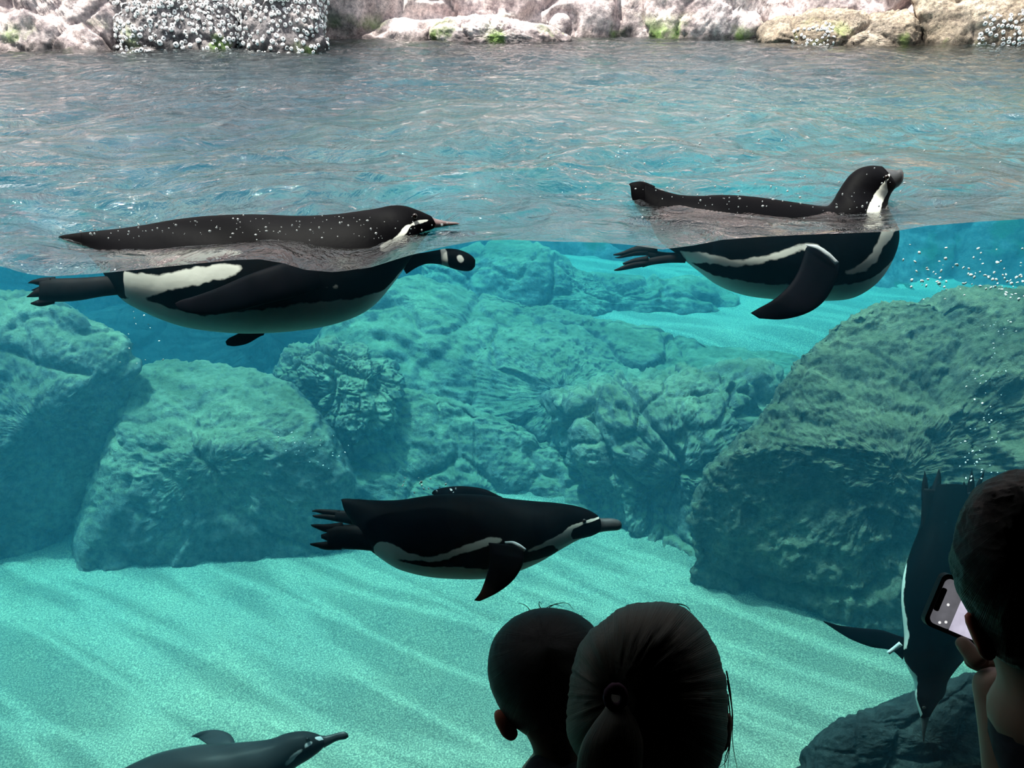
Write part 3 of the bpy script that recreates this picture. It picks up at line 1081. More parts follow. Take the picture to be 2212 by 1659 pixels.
# --- penguin at the surface on the right
D2 = 1.55
k2 = penguin(D2, (1650, 540), 'penguin floating at the surface on the right with its head raised')
c2 = lambda x, y: (1106 + x / 2, 320 + y / 2)
loft('body', [((1395, 398), (1400, 470)), ((1430, 411), (1425, 520)), ((1470, 421), (1462, 548)), ((1515, 423), (1505, 582)), ((1560, 421), (1552, 616)),
              ((1620, 424), (1612, 638)), ((1690, 433), (1695, 648)), ((1745, 441), (1775, 650)), ((1775, 445), (1845, 642)), ((1790, 443), (1900, 605)),
              ((1800, 432), (1934, 548)), ((1808, 418), (1942, 500)), ((1816, 405), (1925, 462)), ((1826, 390), (1918, 440)), ((1838, 376), (1924, 420)),
              ((1856, 364), (1932, 408)), ((1880, 358), (1936, 400)), ((1905, 359), (1934, 396))],
     D2, M_PLUME, k2, n=300, ring=150, ratio=[.5, .6, .75, .85, .9, .9, .9, .9, .9, .95, .95, .95, .9, .85, .85, .85, .85, .8],
     whites=[[c2(*q) for q in ((720, 480), (800, 500), (880, 540), (1000, 560), (1150, 580), (1200, 570), (1220, 590), (1400, 580), (1480, 570), (1560, 545), (1640, 480), (1700, 500), (1700, 800), (700, 800))],
             [c2(*q) for q in ((735, 440), (850, 445), (980, 475), (1100, 455), (1200, 425), (1240, 408), (1300, 405), (1330, 420), (1270, 430), (1180, 458), (1080, 490), (980, 500), (880, 490), (760, 490))],
             [c2(*q) for q in ((1330, 420), (1360, 440), (1410, 490), (1395, 505), (1340, 460), (1300, 430))],
             [c2(*q) for q in ((1590, 345), (1650, 345), (1620, 390), (1590, 420), (1560, 480), (1520, 520), (1440, 535), (1410, 530), (1490, 490), (1540, 450), (1560, 400))],
             [c2(*q) for q in ((1640, 100), (1620, 115), (1600, 150), (1560, 200), (1520, 270), (1520, 300), (1570, 300), (1590, 240), (1620, 190), (1610, 150))]])
loft('tail', [((1358, 398), (1364, 404)), ((1366, 394), (1364, 425)), ((1388, 392), (1376, 450)), ((1415, 402), (1400, 480))], D2, M_PLUME, k2, n=16, ring=12, ratio=0.35, whites=[])
loft('bill', [((1900, 360), (1925, 412)), ((1922, 366), (1936, 406)), ((1936, 368), (1944, 400)), ((1946, 365), (1950, 392)), ((1952, 373), (1952, 382))], D2, M_BILL, k2, n=20, ring=12, ratio=0.7)
loft('flipper', [((1745, 520), (1815, 560)), ((1735, 555), (1812, 590)), ((1722, 590), (1800, 620)), ((1700, 622), (1776, 655)), ((1670, 648), (1740, 678)), ((1640, 665), (1690, 690)), ((1621, 676), (1640, 688))],
     D2, M_FLIP, k2, n=36, ring=16, ratio=0.16, off=[-0.085, -0.10, -0.105, -0.11, -0.12, -0.12, -0.125], label='near flipper hanging down')
loft('flipper', [((1740, 470), (1790, 480)), ((1750, 500), (1800, 510)), ((1760, 530), (1805, 540)), ((1780, 560), (1800, 565))], D2, M_FLIP, k2, n=14, ring=12, ratio=0.2, off=[0.09, 0.12, 0.13, 0.13])
loft('wing_band', [((1740, 528), (1745, 534)), ((1765, 530), (1762, 538)), ((1790, 545), (1784, 553)), ((1812, 566), (1804, 572))], D2, M_BAND, k2, n=16, ring=8, ratio=0.4, off=[-0.098, -0.106, -0.108, -0.104])
toe_foot([((1480, 545), (1478, 566)), ((1440, 545), (1440, 565)), ((1410, 540), (1410, 560)), ((1395, 536), (1396, 552))],
         [[((1420, 532), (1420, 550)), ((1380, 530), (1380, 546)), ((1345, 543), (1345, 552)), ((1325, 549), (1325, 552))],
          [((1400, 536), (1400, 552)), ((1370, 540), (1370, 553)), ((1340, 553), (1340, 558)), ((1328, 556), (1328, 557))]], D2, k2, 0.02)
toe_foot([((1485, 548), (1480, 568)), ((1450, 550), (1446, 568)), ((1410, 556), (1410, 572)), ((1385, 562), (1388, 578))],
         [[((1400, 560), (1402, 574)), ((1365, 566), (1368, 580)), ((1335, 579), (1338, 585)), ((1326, 583), (1327, 585))],
          [((1400, 552), (1402, 566)), ((1370, 558), (1372, 570)), ((1345, 568), (1346, 572))]], D2, k2, -0.02)
eye(1915, 383, D2, -0.036, 0.005, k2)

# --- penguin in mid water
D3 = 1.68
k3 = penguin(D3, (1000, 1165), 'penguin gliding under water in the middle above the sand, bill pointing right')
c3 = lambda x, y: (640 + x * 0.3436, 1000 + y * 0.3436)
loft('body', [((738, 1079), (748, 1102)), ((768, 1078), (766, 1140)), ((800, 1080), (792, 1180)), ((830, 1081), (825, 1208)), ((870, 1079), (865, 1231)), ((930, 1070), (925, 1246)),
              ((990, 1067), (990, 1251)), ((1050, 1070), (1050, 1250)), ((1100, 1077), (1108, 1238)), ((1150, 1082), (1162, 1216)), ((1200, 1086), (1215, 1185)),
              ((1240, 1092), (1250, 1166)), ((1268, 1100), (1278, 1158)), ((1288, 1111), (1294, 1150)), ((1296, 1120), (1299, 1145))],
     D3, M_PLUME, k3, n=300, ring=150, ratio=[.6, .7, .8, .85, .9, .92, .92, .92, .9, .9, .9, .85, .85, .8, .8],
     whites=[[c3(*q) for q in ((470, 560), (490, 565), (620, 600), (750, 632), (850, 648), (1000, 645), (1100, 655), (1190, 660), (1300, 640), (1420, 625), (1560, 590), (1640, 560),
                               (1560, 525), (1440, 560), (1435, 545), (1560, 490), (1660, 440), (1700, 400), (1790, 370), (1900, 338), (1900, 352), (1800, 385), (1730, 415), (1710, 450),
                               (1730, 480), (1800, 470), (1800, 900), (470, 900))],
             [c3(*q) for q in ((500, 525), (540, 490), (620, 500), (720, 560), (850, 590), (950, 560), (1100, 500), (1200, 465), (1290, 463), (1290, 490), (1200, 515), (1050, 560), (950, 600),
                               (870, 612), (750, 605), (600, 592), (500, 565))]],
     darks=[[c3(*q) for q in ((1430, 590), (1540, 555), (1560, 520), (1600, 512), (1645, 545), (1610, 580), (1500, 600), (1430, 625))]])
loft('tail', [((736, 1079), (738, 1082)), ((745, 1077), (742, 1098)), ((765, 1078), (752, 1115)), ((800, 1082), (780, 1145))], D3, M_PLUME, k3, n=14, ring=12, ratio=0.3, whites=[])
loft('bill', [((1282, 1112), (1288, 1152)), ((1298, 1119), (1302, 1149)), ((1315, 1119), (1318, 1147)), ((1330, 1121), (1333, 1146)), ((1339, 1125), (1341, 1142)), ((1343, 1131), (1343, 1137))],
     D3, M_BILL, k3, n=20, ring=14, ratio=0.7)
loft('flipper', [((1055, 1172), (1128, 1180)), ((1058, 1195), (1132, 1208)), ((1056, 1225), (1120, 1238)), ((1047, 1255), (1100, 1262)), ((1037, 1280), (1070, 1283)), ((1024, 1297), (1036, 1299))],
     D3, M_FLIP, k3, n=34, ring=16, ratio=0.2, off=[-0.085, -0.095, -0.095, -0.09, -0.09, -0.09], label='near flipper hanging down')
loft('flipper', [((1085, 1074), (1075, 1090)), ((1045, 1056), (1030, 1090)), ((1000, 1050), (985, 1090)), ((965, 1052), (955, 1082)), ((940, 1058), (938, 1070)), ((933, 1064), (933, 1067))],
     D3, M_FLIP, k3, n=24, ring=14, ratio=0.2, off=[0.05, 0.06, 0.07, 0.08, 0.09, 0.09], label='far flipper arching over the back')
loft('wing_band', [((1090, 1170), (1092, 1175)), ((1108, 1169), (1106, 1176)), ((1124, 1176), (1119, 1183)), ((1137, 1186), (1132, 1192))], D3, M_BAND, k3, n=14, ring=8, ratio=0.5, off=[-0.10, -0.104, -0.102, -0.095])
toe_foot([((805, 1140), (815, 1192)), ((770, 1134), (780, 1188)), ((730, 1133), (735, 1186)), ((705, 1140), (708, 1180))],
         [[((740, 1128), (742, 1150)), ((705, 1132), (706, 1150)), ((685, 1132), (688, 1144)), ((671, 1133), (673, 1137))],
          [((735, 1165), (738, 1188)), ((700, 1170), (703, 1188)), ((682, 1172), (684, 1182)), ((669, 1174), (671, 1178))],
          [((740, 1145), (742, 1172)), ((710, 1150), (712, 1170)), ((693, 1155), (694, 1163))]], D3, k3, -0.02)
toe_foot([((790, 1112), (790, 1142)), ((755, 1104), (752, 1132)), ((725, 1102), (722, 1126))],
         [[((735, 1102), (732, 1116)), ((705, 1100), (703, 1112)), ((685, 1100), (685, 1107)), ((674, 1103), (674, 1105))],
          [((735, 1112), (732, 1128)), ((705, 1110), (702, 1122)), ((682, 1112), (682, 1119)), ((675, 1113), (675, 1115))]], D3, k3, 0.03)
eye(1262, 1125, D3, -0.034, 0.005, k3)

# --- penguin low over the sand, only head and shoulders in the frame
D4 = 1.98
k4 = penguin(D4, (480, 1690), 'greyish penguin low over the sand, cut off by the bottom edge of the photo')
c4 = lambda x, y: (200 + x * 0.3165, 1500 + y * 0.3165)
loft('body', [((140, 1740), (145, 1762)), ((180, 1712), (196, 1775)), ((235, 1678), (262, 1792)), ((290, 1648), (330, 1800)), ((350, 1624), (405, 1796)), ((430, 1609), (478, 1775)),
              ((510, 1604), (545, 1735)), ((580, 1597), (603, 1690)), ((618, 1584), (636, 1660)), ((655, 1579), (668, 1640)), ((682, 1584), (692, 1622)), ((696, 1592), (701, 1612))],
     D4, M_PLUME_GREY, k4, n=150, ring=80, ratio=0.9,
     whites=[[c4(*q) for q in ((1430, 355), (1470, 325), (1500, 325), (1480, 350), (1440, 370))], [c4(*q) for q in ((1500, 295), (1570, 285), (1575, 310), (1540, 318), (1510, 305))],
             [c4(*q) for q in ((1290, 480), (1370, 400), (1420, 370), (1430, 380), (1350, 460), (1310, 500))],
             [(150, 1765), (262, 1775), (405, 1775), (478, 1755), (545, 1718), (603, 1680), (603, 1900), (150, 1900)]])
loft('tail', [((80, 1765), (82, 1770)), ((120, 1742), (122, 1770)), ((165, 1722), (175, 1772))], D4, M_PLUME_GREY, k4, n=12, ring=10, ratio=0.35, whites=[])
loft('bill', [((690, 1588), (700, 1616)), ((705, 1589), (712, 1609)), ((725, 1584), (729, 1600)), ((742, 1580), (746, 1597)), ((751, 1584), (753, 1592))], D4, M_BILL, k4, n=18, ring=12, ratio=0.7)
loft('flipper', [((512, 1622), (460, 1624)), ((505, 1597), (447, 1608)), ((492, 1583), (436, 1600)), ((465, 1576), (427, 1594)), ((435, 1580), (418, 1592)), ((415, 1589), (413, 1592))],
     D4, M_PLUME_GREY, k4, n=24, ring=14, ratio=0.2, off=[0.05, 0.07, 0.09, 0.10, 0.10, 0.10], whites=[], label='far flipper standing up behind the back')
loft('flipper', [((540, 1700), (480, 1715)), ((530, 1740), (465, 1745)), ((500, 1780), (445, 1770)), ((460, 1805), (425, 1790))], D4, M_PLUME_GREY, k4, n=20, ring=12, ratio=0.2,
     off=[-0.08, -0.10, -0.10, -0.10], whites=[])
toe_foot([((200, 1760), (200, 1790)), ((150, 1765), (150, 1792)), ((110, 1775), (110, 1795))], [[((115, 1773), (115, 1785)), ((85, 1775), (85, 1781))], [((115, 1783), (115, 1796)), ((85, 1790), (85, 1795))]], D4, k4, -0.02)
eye(664, 1597, D4, -0.036, 0.005, k4)

# --- penguin diving head down on the right
D5 = 2.13
k5 = penguin(D5, (2030, 1300), 'penguin diving head down at the right, behind the phone')
c5 = lambda x, y: (1740 + x * 0.4094, 980 + y * 0.4094)
loft('body', [((2008, 1052), (2095, 1052)), ((2000, 1085), (2104, 1085)), ((1986, 1140), (2112, 1140)), ((1967, 1190), (2116, 1190)), ((1951, 1245), (2116, 1250)), ((1947, 1300), (2114, 1310)),
              ((1953, 1370), (2104, 1380)), ((1952, 1415), (2088, 1418)), ((1962, 1446), (2066, 1446)), ((1974, 1470), (2048, 1472)), ((1977, 1504), (2041, 1500)), ((1983, 1530), (2022, 1526)), ((1989, 1550), (2009, 1548))],
     D5, M_PLUME, k5, n=180, ring=90, ratio=0.85,
     whites=[[(1925, 1210), (1960, 1215), (1957, 1250), (1952, 1300), (1959, 1335), (1966, 1372), (1958, 1402), (1925, 1402)],
             [c5(*q) for q in ((500, 1090), (520, 1090), (590, 1170), (592, 1210), (588, 1290), (610, 1350), (620, 1370), (600, 1400), (570, 1300), (560, 1190))],
             [c5(*q) for q in ((715, 1290), (690, 1330), (665, 1370), (680, 1375), (720, 1320))]])
loft('tail', [((2015, 1046), (2088, 1050)), ((2012, 1062), (2092, 1062)), ((2005, 1090), (2095, 1090))], D5, M_PLUME, k5, n=10, ring=14, ratio=0.2, whites=[])
for (tx, ty) in ((2044, 1044), (2058, 1052), (2072, 1046), (2082, 1040)):
    loft('tail_feather', [((tx, ty), (tx + 1, ty)), ((tx - 4, ty + 12), (tx + 5, ty + 12)), ((tx - 5, ty + 30), (tx + 6, ty + 30))], D5, M_FOOT, k5, n=8, ring=6, ratio=0.4)
loft('bill', [((1988, 1542), (2012, 1540)), ((1990, 1560), (2005, 1560)), ((1991, 1580), (2000, 1580)), ((1994, 1602), (1996, 1602))], D5, M_BILL, k5, n=14, ring=12, ratio=0.8)
loft('flipper', [((1965, 1380), (1950, 1425)), ((1937, 1372), (1925, 1405)), ((1904, 1361), (1883, 1398)), ((1862, 1357), (1842, 1383)), ((1815, 1351), (1812, 1366)), ((1778, 1341), (1779, 1344))],
     D5, M_FLIP, k5, n=28, ring=14, ratio=0.2, label='flipper held straight out to the side')
loft('flipper', [((2090, 1380), (2095, 1425)), ((2125, 1378), (2130, 1410)), ((2165, 1368), (2170, 1398)), ((2220, 1352), (2222, 1372)), ((2260, 1345), (2260, 1348))], D5, M_FLIP, k5, n=24, ring=12, ratio=0.2)
loft('wing_band', [((1915, 1408), (1922, 1414)), ((1930, 1396), (1936, 1404)), ((1942, 1386), (1950, 1394))], D5, M_BAND, k5, n=10, ring=8, ratio=0.6, off=[-0.012, -0.014, -0.02])
for s_, xo in ((1, 0), (-1, 0)):
    if s_ == 1:
        toe_foot([((1988, 1140), (2010, 1150)), ((1990, 1110), (2015, 1120)), ((1991, 1075), (2024, 1085)), ((1993, 1055), (2028, 1058))],
                 [[((1990, 1080), (2006, 1082)), ((1991, 1050), (2006, 1052)), ((1995, 1028), (2001, 1028)), ((1997, 1017), (1998, 1017))],
                  [((2010, 1080), (2030, 1080)), ((2014, 1050), (2033, 1050)), ((2022, 1028), (2033, 1030)), ((2028, 1013), (2029, 1013))]], D5, k5, -0.03)
    else:
        toe_foot([((2090, 1130), (2112, 1120)), ((2086, 1095), (2112, 1090)), ((2086, 1065), (2114, 1060))],
                 [[((2086, 1070), (2104, 1070)), ((2090, 1045), (2106, 1045)), ((2096, 1026), (2102, 1026)), ((2099, 1011), (2100, 1011))],
                  [((2102, 1070), (2116, 1068)), ((2110, 1045), (2121, 1045)), ((2119, 1028), (2125, 1028)), ((2126, 1015), (2127, 1015))]], D5, k5, -0.03)
eye(1996, 1528, D5, -0.028, 0.005, k5)

# ------------------------------------------------------------------ bubbles in the water and droplets on the pane
def blob_mesh(name, seed, sub=1):
    bm = bmesh.new()
    bmesh.ops.create_icosphere(bm, subdivisions=sub, radius=1)
    rr = random.Random(seed)
    for v_ in bm.verts:
        v_.co *= rr.uniform(0.75, 1.15)
    me = bpy.data.meshes.new(name)
    bm.to_mesh(me)
    bm.free()
    for q in me.polygons:
        q.use_smooth = True
    return me


bub = [blob_mesh('bubble', s_, 2) for s_ in range(4)]
for b_ in bub:
    b_.materials.append(M_BUBBLE)
rr = random.Random(21)


def bubbles(n, region, Doff, rmin, rmax, label, group):
    k = 0
    while k < n:
        x, y = region(rr)
        g = on_glass(x, y, Doff * rr.uniform(0.5, 1.5))
        D_ = (g - CAM) @ FW
        r_ = rr.uniform(rmin, rmax) * D_ / F
        o = bpy.data.objects.new('bubble', bub[k % 4])
        o.location = g
        o.scale = (r_, r_ * 0.6, r_ * rr.uniform(0.6, 1.1))
        o.rotation_euler = (rr.random() * 3, rr.random() * 3, rr.random() * 3)
        COL.objects.link(o)
        tag(o, label, 'bubble', group)
        k += 1


def reg_right(r):
    while True:
        x = r.uniform(1940, 2215)
        y = r.gauss(585 + (x - 2000) * 0.12, 34)
        if 515 < y < 648 and r.random() < 0.35 + 0.65 * (x - 1940) / 275:
            return x, y


bubbles(95, reg_right, 0.14, 1.6, 4.2, 'small white air bubble in the loose cloud right of the floating penguins', 'bubbles right of the head-up penguin')
bubbles(70, lambda r: (lambda y: (2150 - (y - 700) * 0.13 + r.gauss(0, 22), y))(r.uniform(690, 1050)), 0.25, 1.2, 2.8,
        'tiny air bubble in the trail rising above the diving penguin', 'bubble trail over the diving penguin')
bubbles(20, lambda r: (r.uniform(850, 985), 1030 + r.random() * 36 + 0), 0.12, 1.5, 3.0,
        'tiny air bubble over the back of the middle penguin', 'bubbles over the gliding penguin')
bubbles(26, lambda r: (lambda x: (x, 960 + (x - 600) * 0.1 + r.gauss(0, 25)))(r.uniform(600, 760)), 0.6, 1.2, 2.2,
        'tiny air bubble drifting beside the flat-topped boulder', 'bubbles by the flat-topped boulder')
bubbles(14, lambda r: (r.uniform(255, 360), r.uniform(590, 790)), 0.4, 1.2, 2.4,
        'tiny air bubble under the left floating penguin', 'bubbles under the left penguin')


def drop_mat():
    m, nt, b = mat('droplet')
    b.inputs['Base Color'].default_value = (0.9, 0.95, 0.97, 1)
    b.inputs['Roughness'].default_value = 0.08
    b.inputs['Transmission Weight'].default_value = 0.55
    b.inputs['IOR'].default_value = 1.33
    return m


M_DROP = drop_mat()
bm = bmesh.new()
k = 0
while k < 420:
    z = rr.random()
    if z < 0.38:
        x, y = rr.uniform(130, 980), rr.gauss(490, 18)
    elif z < 0.62:
        x, y = rr.uniform(1370, 1960), rr.gauss(425, 26)
    elif z < 0.92:
        x, y = rr.gauss(1500, 260), rr.gauss(340, 50)
    else:
        x, y = rr.uniform(1150, 2212), rr.uniform(160, 420)
    if y > 520 or y < 150 or not (0 < x < 2212):
        continue
    g = on_glass(x, y, 0.0)
    r_ = rr.choice((0.7, 0.8, 1.0, 1.2, 1.5, 2.2)) * 1.15 * ((g - CAM) @ FW) / F
    mt = Matrix.Translation(Vector(g)) @ Matrix.Rotation(YAW, 4, 'Z') @ Matrix.Diagonal((r_ * rr.uniform(.7, 1.5), r_ * 0.5, r_ * rr.uniform(.7, 1.2), 1))
    bmesh.ops.create_icosphere(bm, subdivisions=1, radius=1, matrix=mt)
    k += 1
me = bpy.data.meshes.new('water_droplets')
bm.to_mesh(me)
bm.free()
for q in me.polygons:
    q.use_smooth = True
me.materials.append(M_DROP)
o = bpy.data.objects.new('water_droplets', me)
COL.objects.link(o)
tag(o, 'splashed water droplets clinging to the pane above the waterline', 'droplets', kind='stuff')


# ------------------------------------------------------------------ people in the gallery
def skin_body(name, joints, edges, material, parent=None, sub=2):
    me = bpy.data.meshes.new(name)
    me.from_pydata([tuple(map(float, j[0])) for j in joints], edges, [])
    o = bpy.data.objects.new(name, me)
    COL.objects.link(o)
    sk = o.modifiers.new('skin', 'SKIN')
    sk.use_smooth_shade = True
    for i, j in enumerate(joints):
        r_ = j[1]
        me.skin_vertices[0].data[i].radius = (r_, r_) if not isinstance(r_, tuple) else r_
        me.skin_vertices[0].data[i].use_root = (i == 0)
    ss = o.modifiers.new('sub', 'SUBSURF')
    ss.levels = ss.render_levels = sub
    me.materials.append(material)
    if parent:
        adopt(o, parent)
    return o


def strand_attr(o, V, centre_px):
    """angle around the point the hair is combed towards"""
    px, py = proj(V.reshape(-1, 3))
    a = np.arctan2(py - centre_px[1], px - centre_px[0])
    at = o.data.attributes.new('strand', 'FLOAT', 'POINT')
    at.data.foreach_set('value', a * 2.2)


def hair_tube(name, pts, r, m, parent):
    """thin curved strands, each a tapering three-sided tube, all in one mesh"""
    vs, fs = [], []
    for line in pts:
        vs, fs = [], []
        q = catmull(line, 14)
        n0_ = len(vs)
        for i in range(14):
            rr_ = r * (1 - 0.7 * i / 13)
            for k_ in range(3):
                a = 2 * math.pi * k_ / 3
                vs.append(q[i] + RT * math.cos(a) * rr_ + UP * math.sin(a) * rr_)
        for i in range(13):
            for k_ in range(3):
                fs.append((n0_ + i * 3 + k_, n0_ + i * 3 + (k_ + 1) % 3, n0_ + (i + 1) * 3 + (k_ + 1) % 3, n0_ + (i + 1) * 3 + k_))
        o = pydata(name, vs, fs, m, smooth=True)
        adopt(o, parent)
        at = o.data.attributes.new('strand', 'FLOAT', 'POINT')
        at.data.foreach_set('value', [0.3] * len(vs))


def ear(outline, D, tf, m, parent):
    o, V, n = inflate('ear', outline, D, tf, tf, m, nt=40, npz=20, e=2, amp=0, fine=0, rsm=1)
    # hollow of the ear
    adopt(o, parent)
    return o


def facial(head_c, fwd, parent, s=1.0):
    """eyes, nose and mouth on the side of the head that looks at the pool"""
    fwd = np.array(fwd) / np.linalg.norm(fwd)
    side = np.cross(fwd, [0, 0, 1]); side /= np.linalg.norm(side)
    upv = np.cross(side, fwd)
    def ball(nm, c, rad, sc_, m):
        bm = bmesh.new()
        bmesh.ops.create_uvsphere(bm, u_segments=14, v_segments=10, radius=rad)
        me = bpy.data.meshes.new(nm)
        bm.to_mesh(me); bm.free()
        for q in me.polygons: q.use_smooth = True
        me.materials.append(m)
        ob = bpy.data.objects.new(nm, me)
        R = Matrix((Vector(side), Vector(fwd), Vector(upv))).transposed().to_4x4()
        ob.matrix_world = Matrix.Translation(Vector(c)) @ R @ Matrix.Diagonal((*sc_, 1))
        COL.objects.link(ob)
        wm = ob.matrix_world.copy()
        ob.parent = parent
        ob.matrix_parent_inverse = Matrix.Translation(-Vector(parent.location))
        ob.matrix_basis = wm
    for sg in (-1, 1):
        ball('eye', head_c + fwd * 0.078 * s + side * sg * 0.03 * s, 0.012 * s, (1, .6, .7), M_EYE)
    ball('nose', head_c + fwd * 0.090 * s - upv * 0.03 * s, 0.016 * s, (.8, 1.1, 1.3), M_SKIN)
    ball('mouth', head_c + fwd * 0.078 * s - upv * 0.062 * s, 0.018 * s, (1.2, .5, .4), M_EAR)


# small child, short hair, held up beside the woman
DC = 1.06
pc = empty('person', P(1180, 1500, DC), 'small child with short hair and a bare ear, seen from behind at the bottom centre', 'person')
hc = P(1172, 1470, DC)
hz = Vector(hc)
neck = P(1215, 1620, DC)
chest = neck + np.array([0.02, -0.02, -0.16])
skin_body('body', [(chest + np.array([0, 0, -0.22]), 0.085), (chest, 0.095), (neck + np.array([0, 0, -.045]), 0.055), (neck, 0.036), (P(1190, 1545, DC), 0.05), (P(1178, 1470, DC), 0.066),
                   (P(1178, 1420, DC), 0.06),
                   (chest + np.array([-0.10, 0, 0.05]), 0.035), (chest + np.array([-0.14, 0.04, -0.10]), 0.028), (chest + np.array([-0.08, 0.13, -0.14]), 0.022),
                   (chest + np.array([0.10, 0, 0.05]), 0.035), (chest + np.array([0.13, 0.05, -0.08]), 0.028), (chest + np.array([0.10, 0.12, -0.12]), 0.022),
                   (chest + np.array([-0.06, 0.02, -0.33]), 0.055), (chest + np.array([-0.08, 0.12, -0.45]), 0.042), (chest + np.array([-0.08, 0.10, -0.62]), 0.03), (chest + np.array([-0.08, 0.15, -0.66]), 0.025),
                   (chest + np.array([0.06, 0.02, -0.33]), 0.055), (chest + np.array([0.08, 0.12, -0.45]), 0.042), (chest + np.array([0.08, 0.10, -0.62]), 0.03), (chest + np.array([0.08, 0.15, -0.66]), 0.025)],
          [(0, 1), (1, 2), (2, 3), (3, 4), (4, 5), (5, 6), (1, 7), (7, 8), (8, 9), (1, 10), (10, 11), (11, 12), (0, 13), (13, 14), (14, 15), (15, 16), (0, 17), (17, 18), (18, 19), (19, 20)], M_SKIN, pc)
o, V, n = inflate('hair', [(1060, 1405), (1072, 1375), (1095, 1345), (1125, 1325), (1165, 1315), (1205, 1314), (1240, 1322), (1270, 1340), (1292, 1365), (1298, 1440), (1290, 1530), (1262, 1600),
                           (1235, 1612), (1200, 1605), (1160, 1598), (1130, 1585), (1100, 1560), (1080, 1530), (1062, 1490), (1055, 1445)], DC, 0.075, 0.07, M_HAIR_BROWN, nt=100, npz=50, e=2.1,
                  amp=0.001, freq=14, fine=0.0012, rsm=4)
strand_attr(o, V, (1180, 1380)); adopt(o, pc)
ear([(1066, 1537), (1078, 1531), (1095, 1535), (1110, 1560), (1120, 1585), (1112, 1600), (1100, 1601), (1085, 1590), (1070, 1562)], DC - 0.01, 0.012, M_EAR, pc)
ear([(1270, 1530), (1285, 1535), (1290, 1570), (1275, 1600), (1262, 1590)], DC + 0.02, 0.012, M_EAR, pc)
facial(P(1178, 1500, DC) + np.array([0, -0.01, 0]), (-0.15, 1, -0.1), pc, 0.85)
hair_tube('hair_wisp', [[P(1148, 1324, DC), P(1140, 1312, DC), P(1132, 1306, DC), P(1120, 1303, DC)], [P(1170, 1318, DC), P(1164, 1306, DC), P(1166, 1300, DC), P(1171, 1306, DC)],
                        [P(1180, 1317, DC), P(1200, 1305, DC), P(1225, 1303, DC), P(1240, 1318, DC)], [P(1175, 1317, DC), P(1190, 1308, DC), P(1205, 1306, DC), P(1215, 1312, DC)],
                        [P(1220, 1320, DC), P(1240, 1324, DC), P(1256, 1330, DC), P(1266, 1331, DC)]], 0.0009, M_HAIR_BROWN, pc)
cl, V, n = inflate('shirt', [(1125, 1680), (1148, 1640), (1160, 1628), (1190, 1655), (1230, 1668), (1270, 1655), (1340, 1700), (1370, 1800), (1360, 1960), (1120, 1960), (1105, 1800)], DC, 0.11, 0.10, M_CLOTH,
                   nt=80, npz=40, e=2.4, amp=0.004, fine=0.002, freq=8, rsm=3)
adopt(cl, pc)

# woman with a tied back ponytail
DW = 0.90
pw = empty('person', P(1400, 1560, DW), 'person with fair hair in a low ponytail, seen from behind beside the small child', 'person')
neckw = P(1400, 1650, DW) + np.array([0, 0.03, -0.02])
ch = neckw + np.array([0, 0.0, -0.22])
fl_ = GF
hipz = (ch[2] + fl_) / 2 + 0.08
hip = np.array([ch[0], ch[1], hipz])
skin_body('body', [(hip, 0.13), ((ch + hip) / 2, 0.11), (ch, 0.135), (neckw + np.array([0, 0, -.07]), 0.07), (neckw, 0.048), (P(1395, 1560, DW), 0.06), (P(1400, 1470, DW), 0.078), (P(1405, 1410, DW), 0.07),
                   (ch + np.array([-0.16, 0, 0.06]), 0.05), (ch + np.array([-0.22, 0.04, -0.18]), 0.04), (ch + np.array([-0.16, 0.20, -0.26]), 0.03), (ch + np.array([-0.10, 0.26, -0.24]), 0.025),
                   (ch + np.array([0.16, 0, 0.06]), 0.05), (ch + np.array([0.21, 0.02, -0.20]), 0.04), (ch + np.array([0.18, 0.14, -0.38]), 0.03), (ch + np.array([0.17, 0.18, -0.42]), 0.025),
                   (hip + np.array([-0.09, 0, -0.06]), 0.09), (np.array([hip[0] - 0.10, hip[1], fl_ + 0.48]), 0.06), (np.array([hip[0] - 0.10, hip[1], fl_ + 0.08]), 0.04), (np.array([hip[0] - 0.10, hip[1] + 0.12, fl_ + 0.03]), 0.03),
                   (hip + np.array([0.09, 0, -0.06]), 0.09), (np.array([hip[0] + 0.10, hip[1], fl_ + 0.48]), 0.06), (np.array([hip[0] + 0.10, hip[1], fl_ + 0.08]), 0.04), (np.array([hip[0] + 0.10, hip[1] + 0.12, fl_ + 0.03]), 0.03)],
          [(0, 1), (1, 2), (2, 3), (3, 4), (4, 5), (5, 6), (6, 7), (2, 8), (8, 9), (9, 10), (10, 11), (2, 12), (12, 13), (13, 14), (14, 15), (0, 16), (16, 17), (17, 18), (18, 19), (0, 20), (20, 21), (21, 22), (22, 23)], M_CLOTH, pw)
skin_body('neck', [(neckw + np.array([0, 0, -.05]), 0.055), (neckw, 0.05), (P(1400, 1580, DW) + np.array([0, .02, 0]), 0.065), (P(1400, 1500, DW) + np.array([0, .02, 0]), 0.078)], [(0, 1), (1, 2), (2, 3)], M_SKIN, pw)
o, V, n = inflate('hair', [(1225, 1530), (1232, 1470), (1245, 1410), (1262, 1375), (1290, 1350), (1330, 1318), (1370, 1303), (1420, 1301), (1465, 1306), (1500, 1330), (1530, 1370), (1552, 1415), (1568, 1465), (1572, 1530),
                           (1570, 1600), (1555, 1650), (1530, 1700), (1400, 1710), (1300, 1690), (1250, 1640), (1225, 1590)], DW, 0.095, 0.10, M_HAIR_BLOND, nt=200, npz=90, e=2.1, amp=0, fine=0, rsm=4)
me = o.data
Vf = V.reshape(-1, 3)
px, py = proj(Vf)
a = np.arctan2(py - 1508, px - 1328)
rd = np.hypot(px - 1328, py - 1508)
dirn = Vf - P(1400, 1500, DW)
dirn /= np.linalg.norm(dirn, axis=1, keepdims=True)
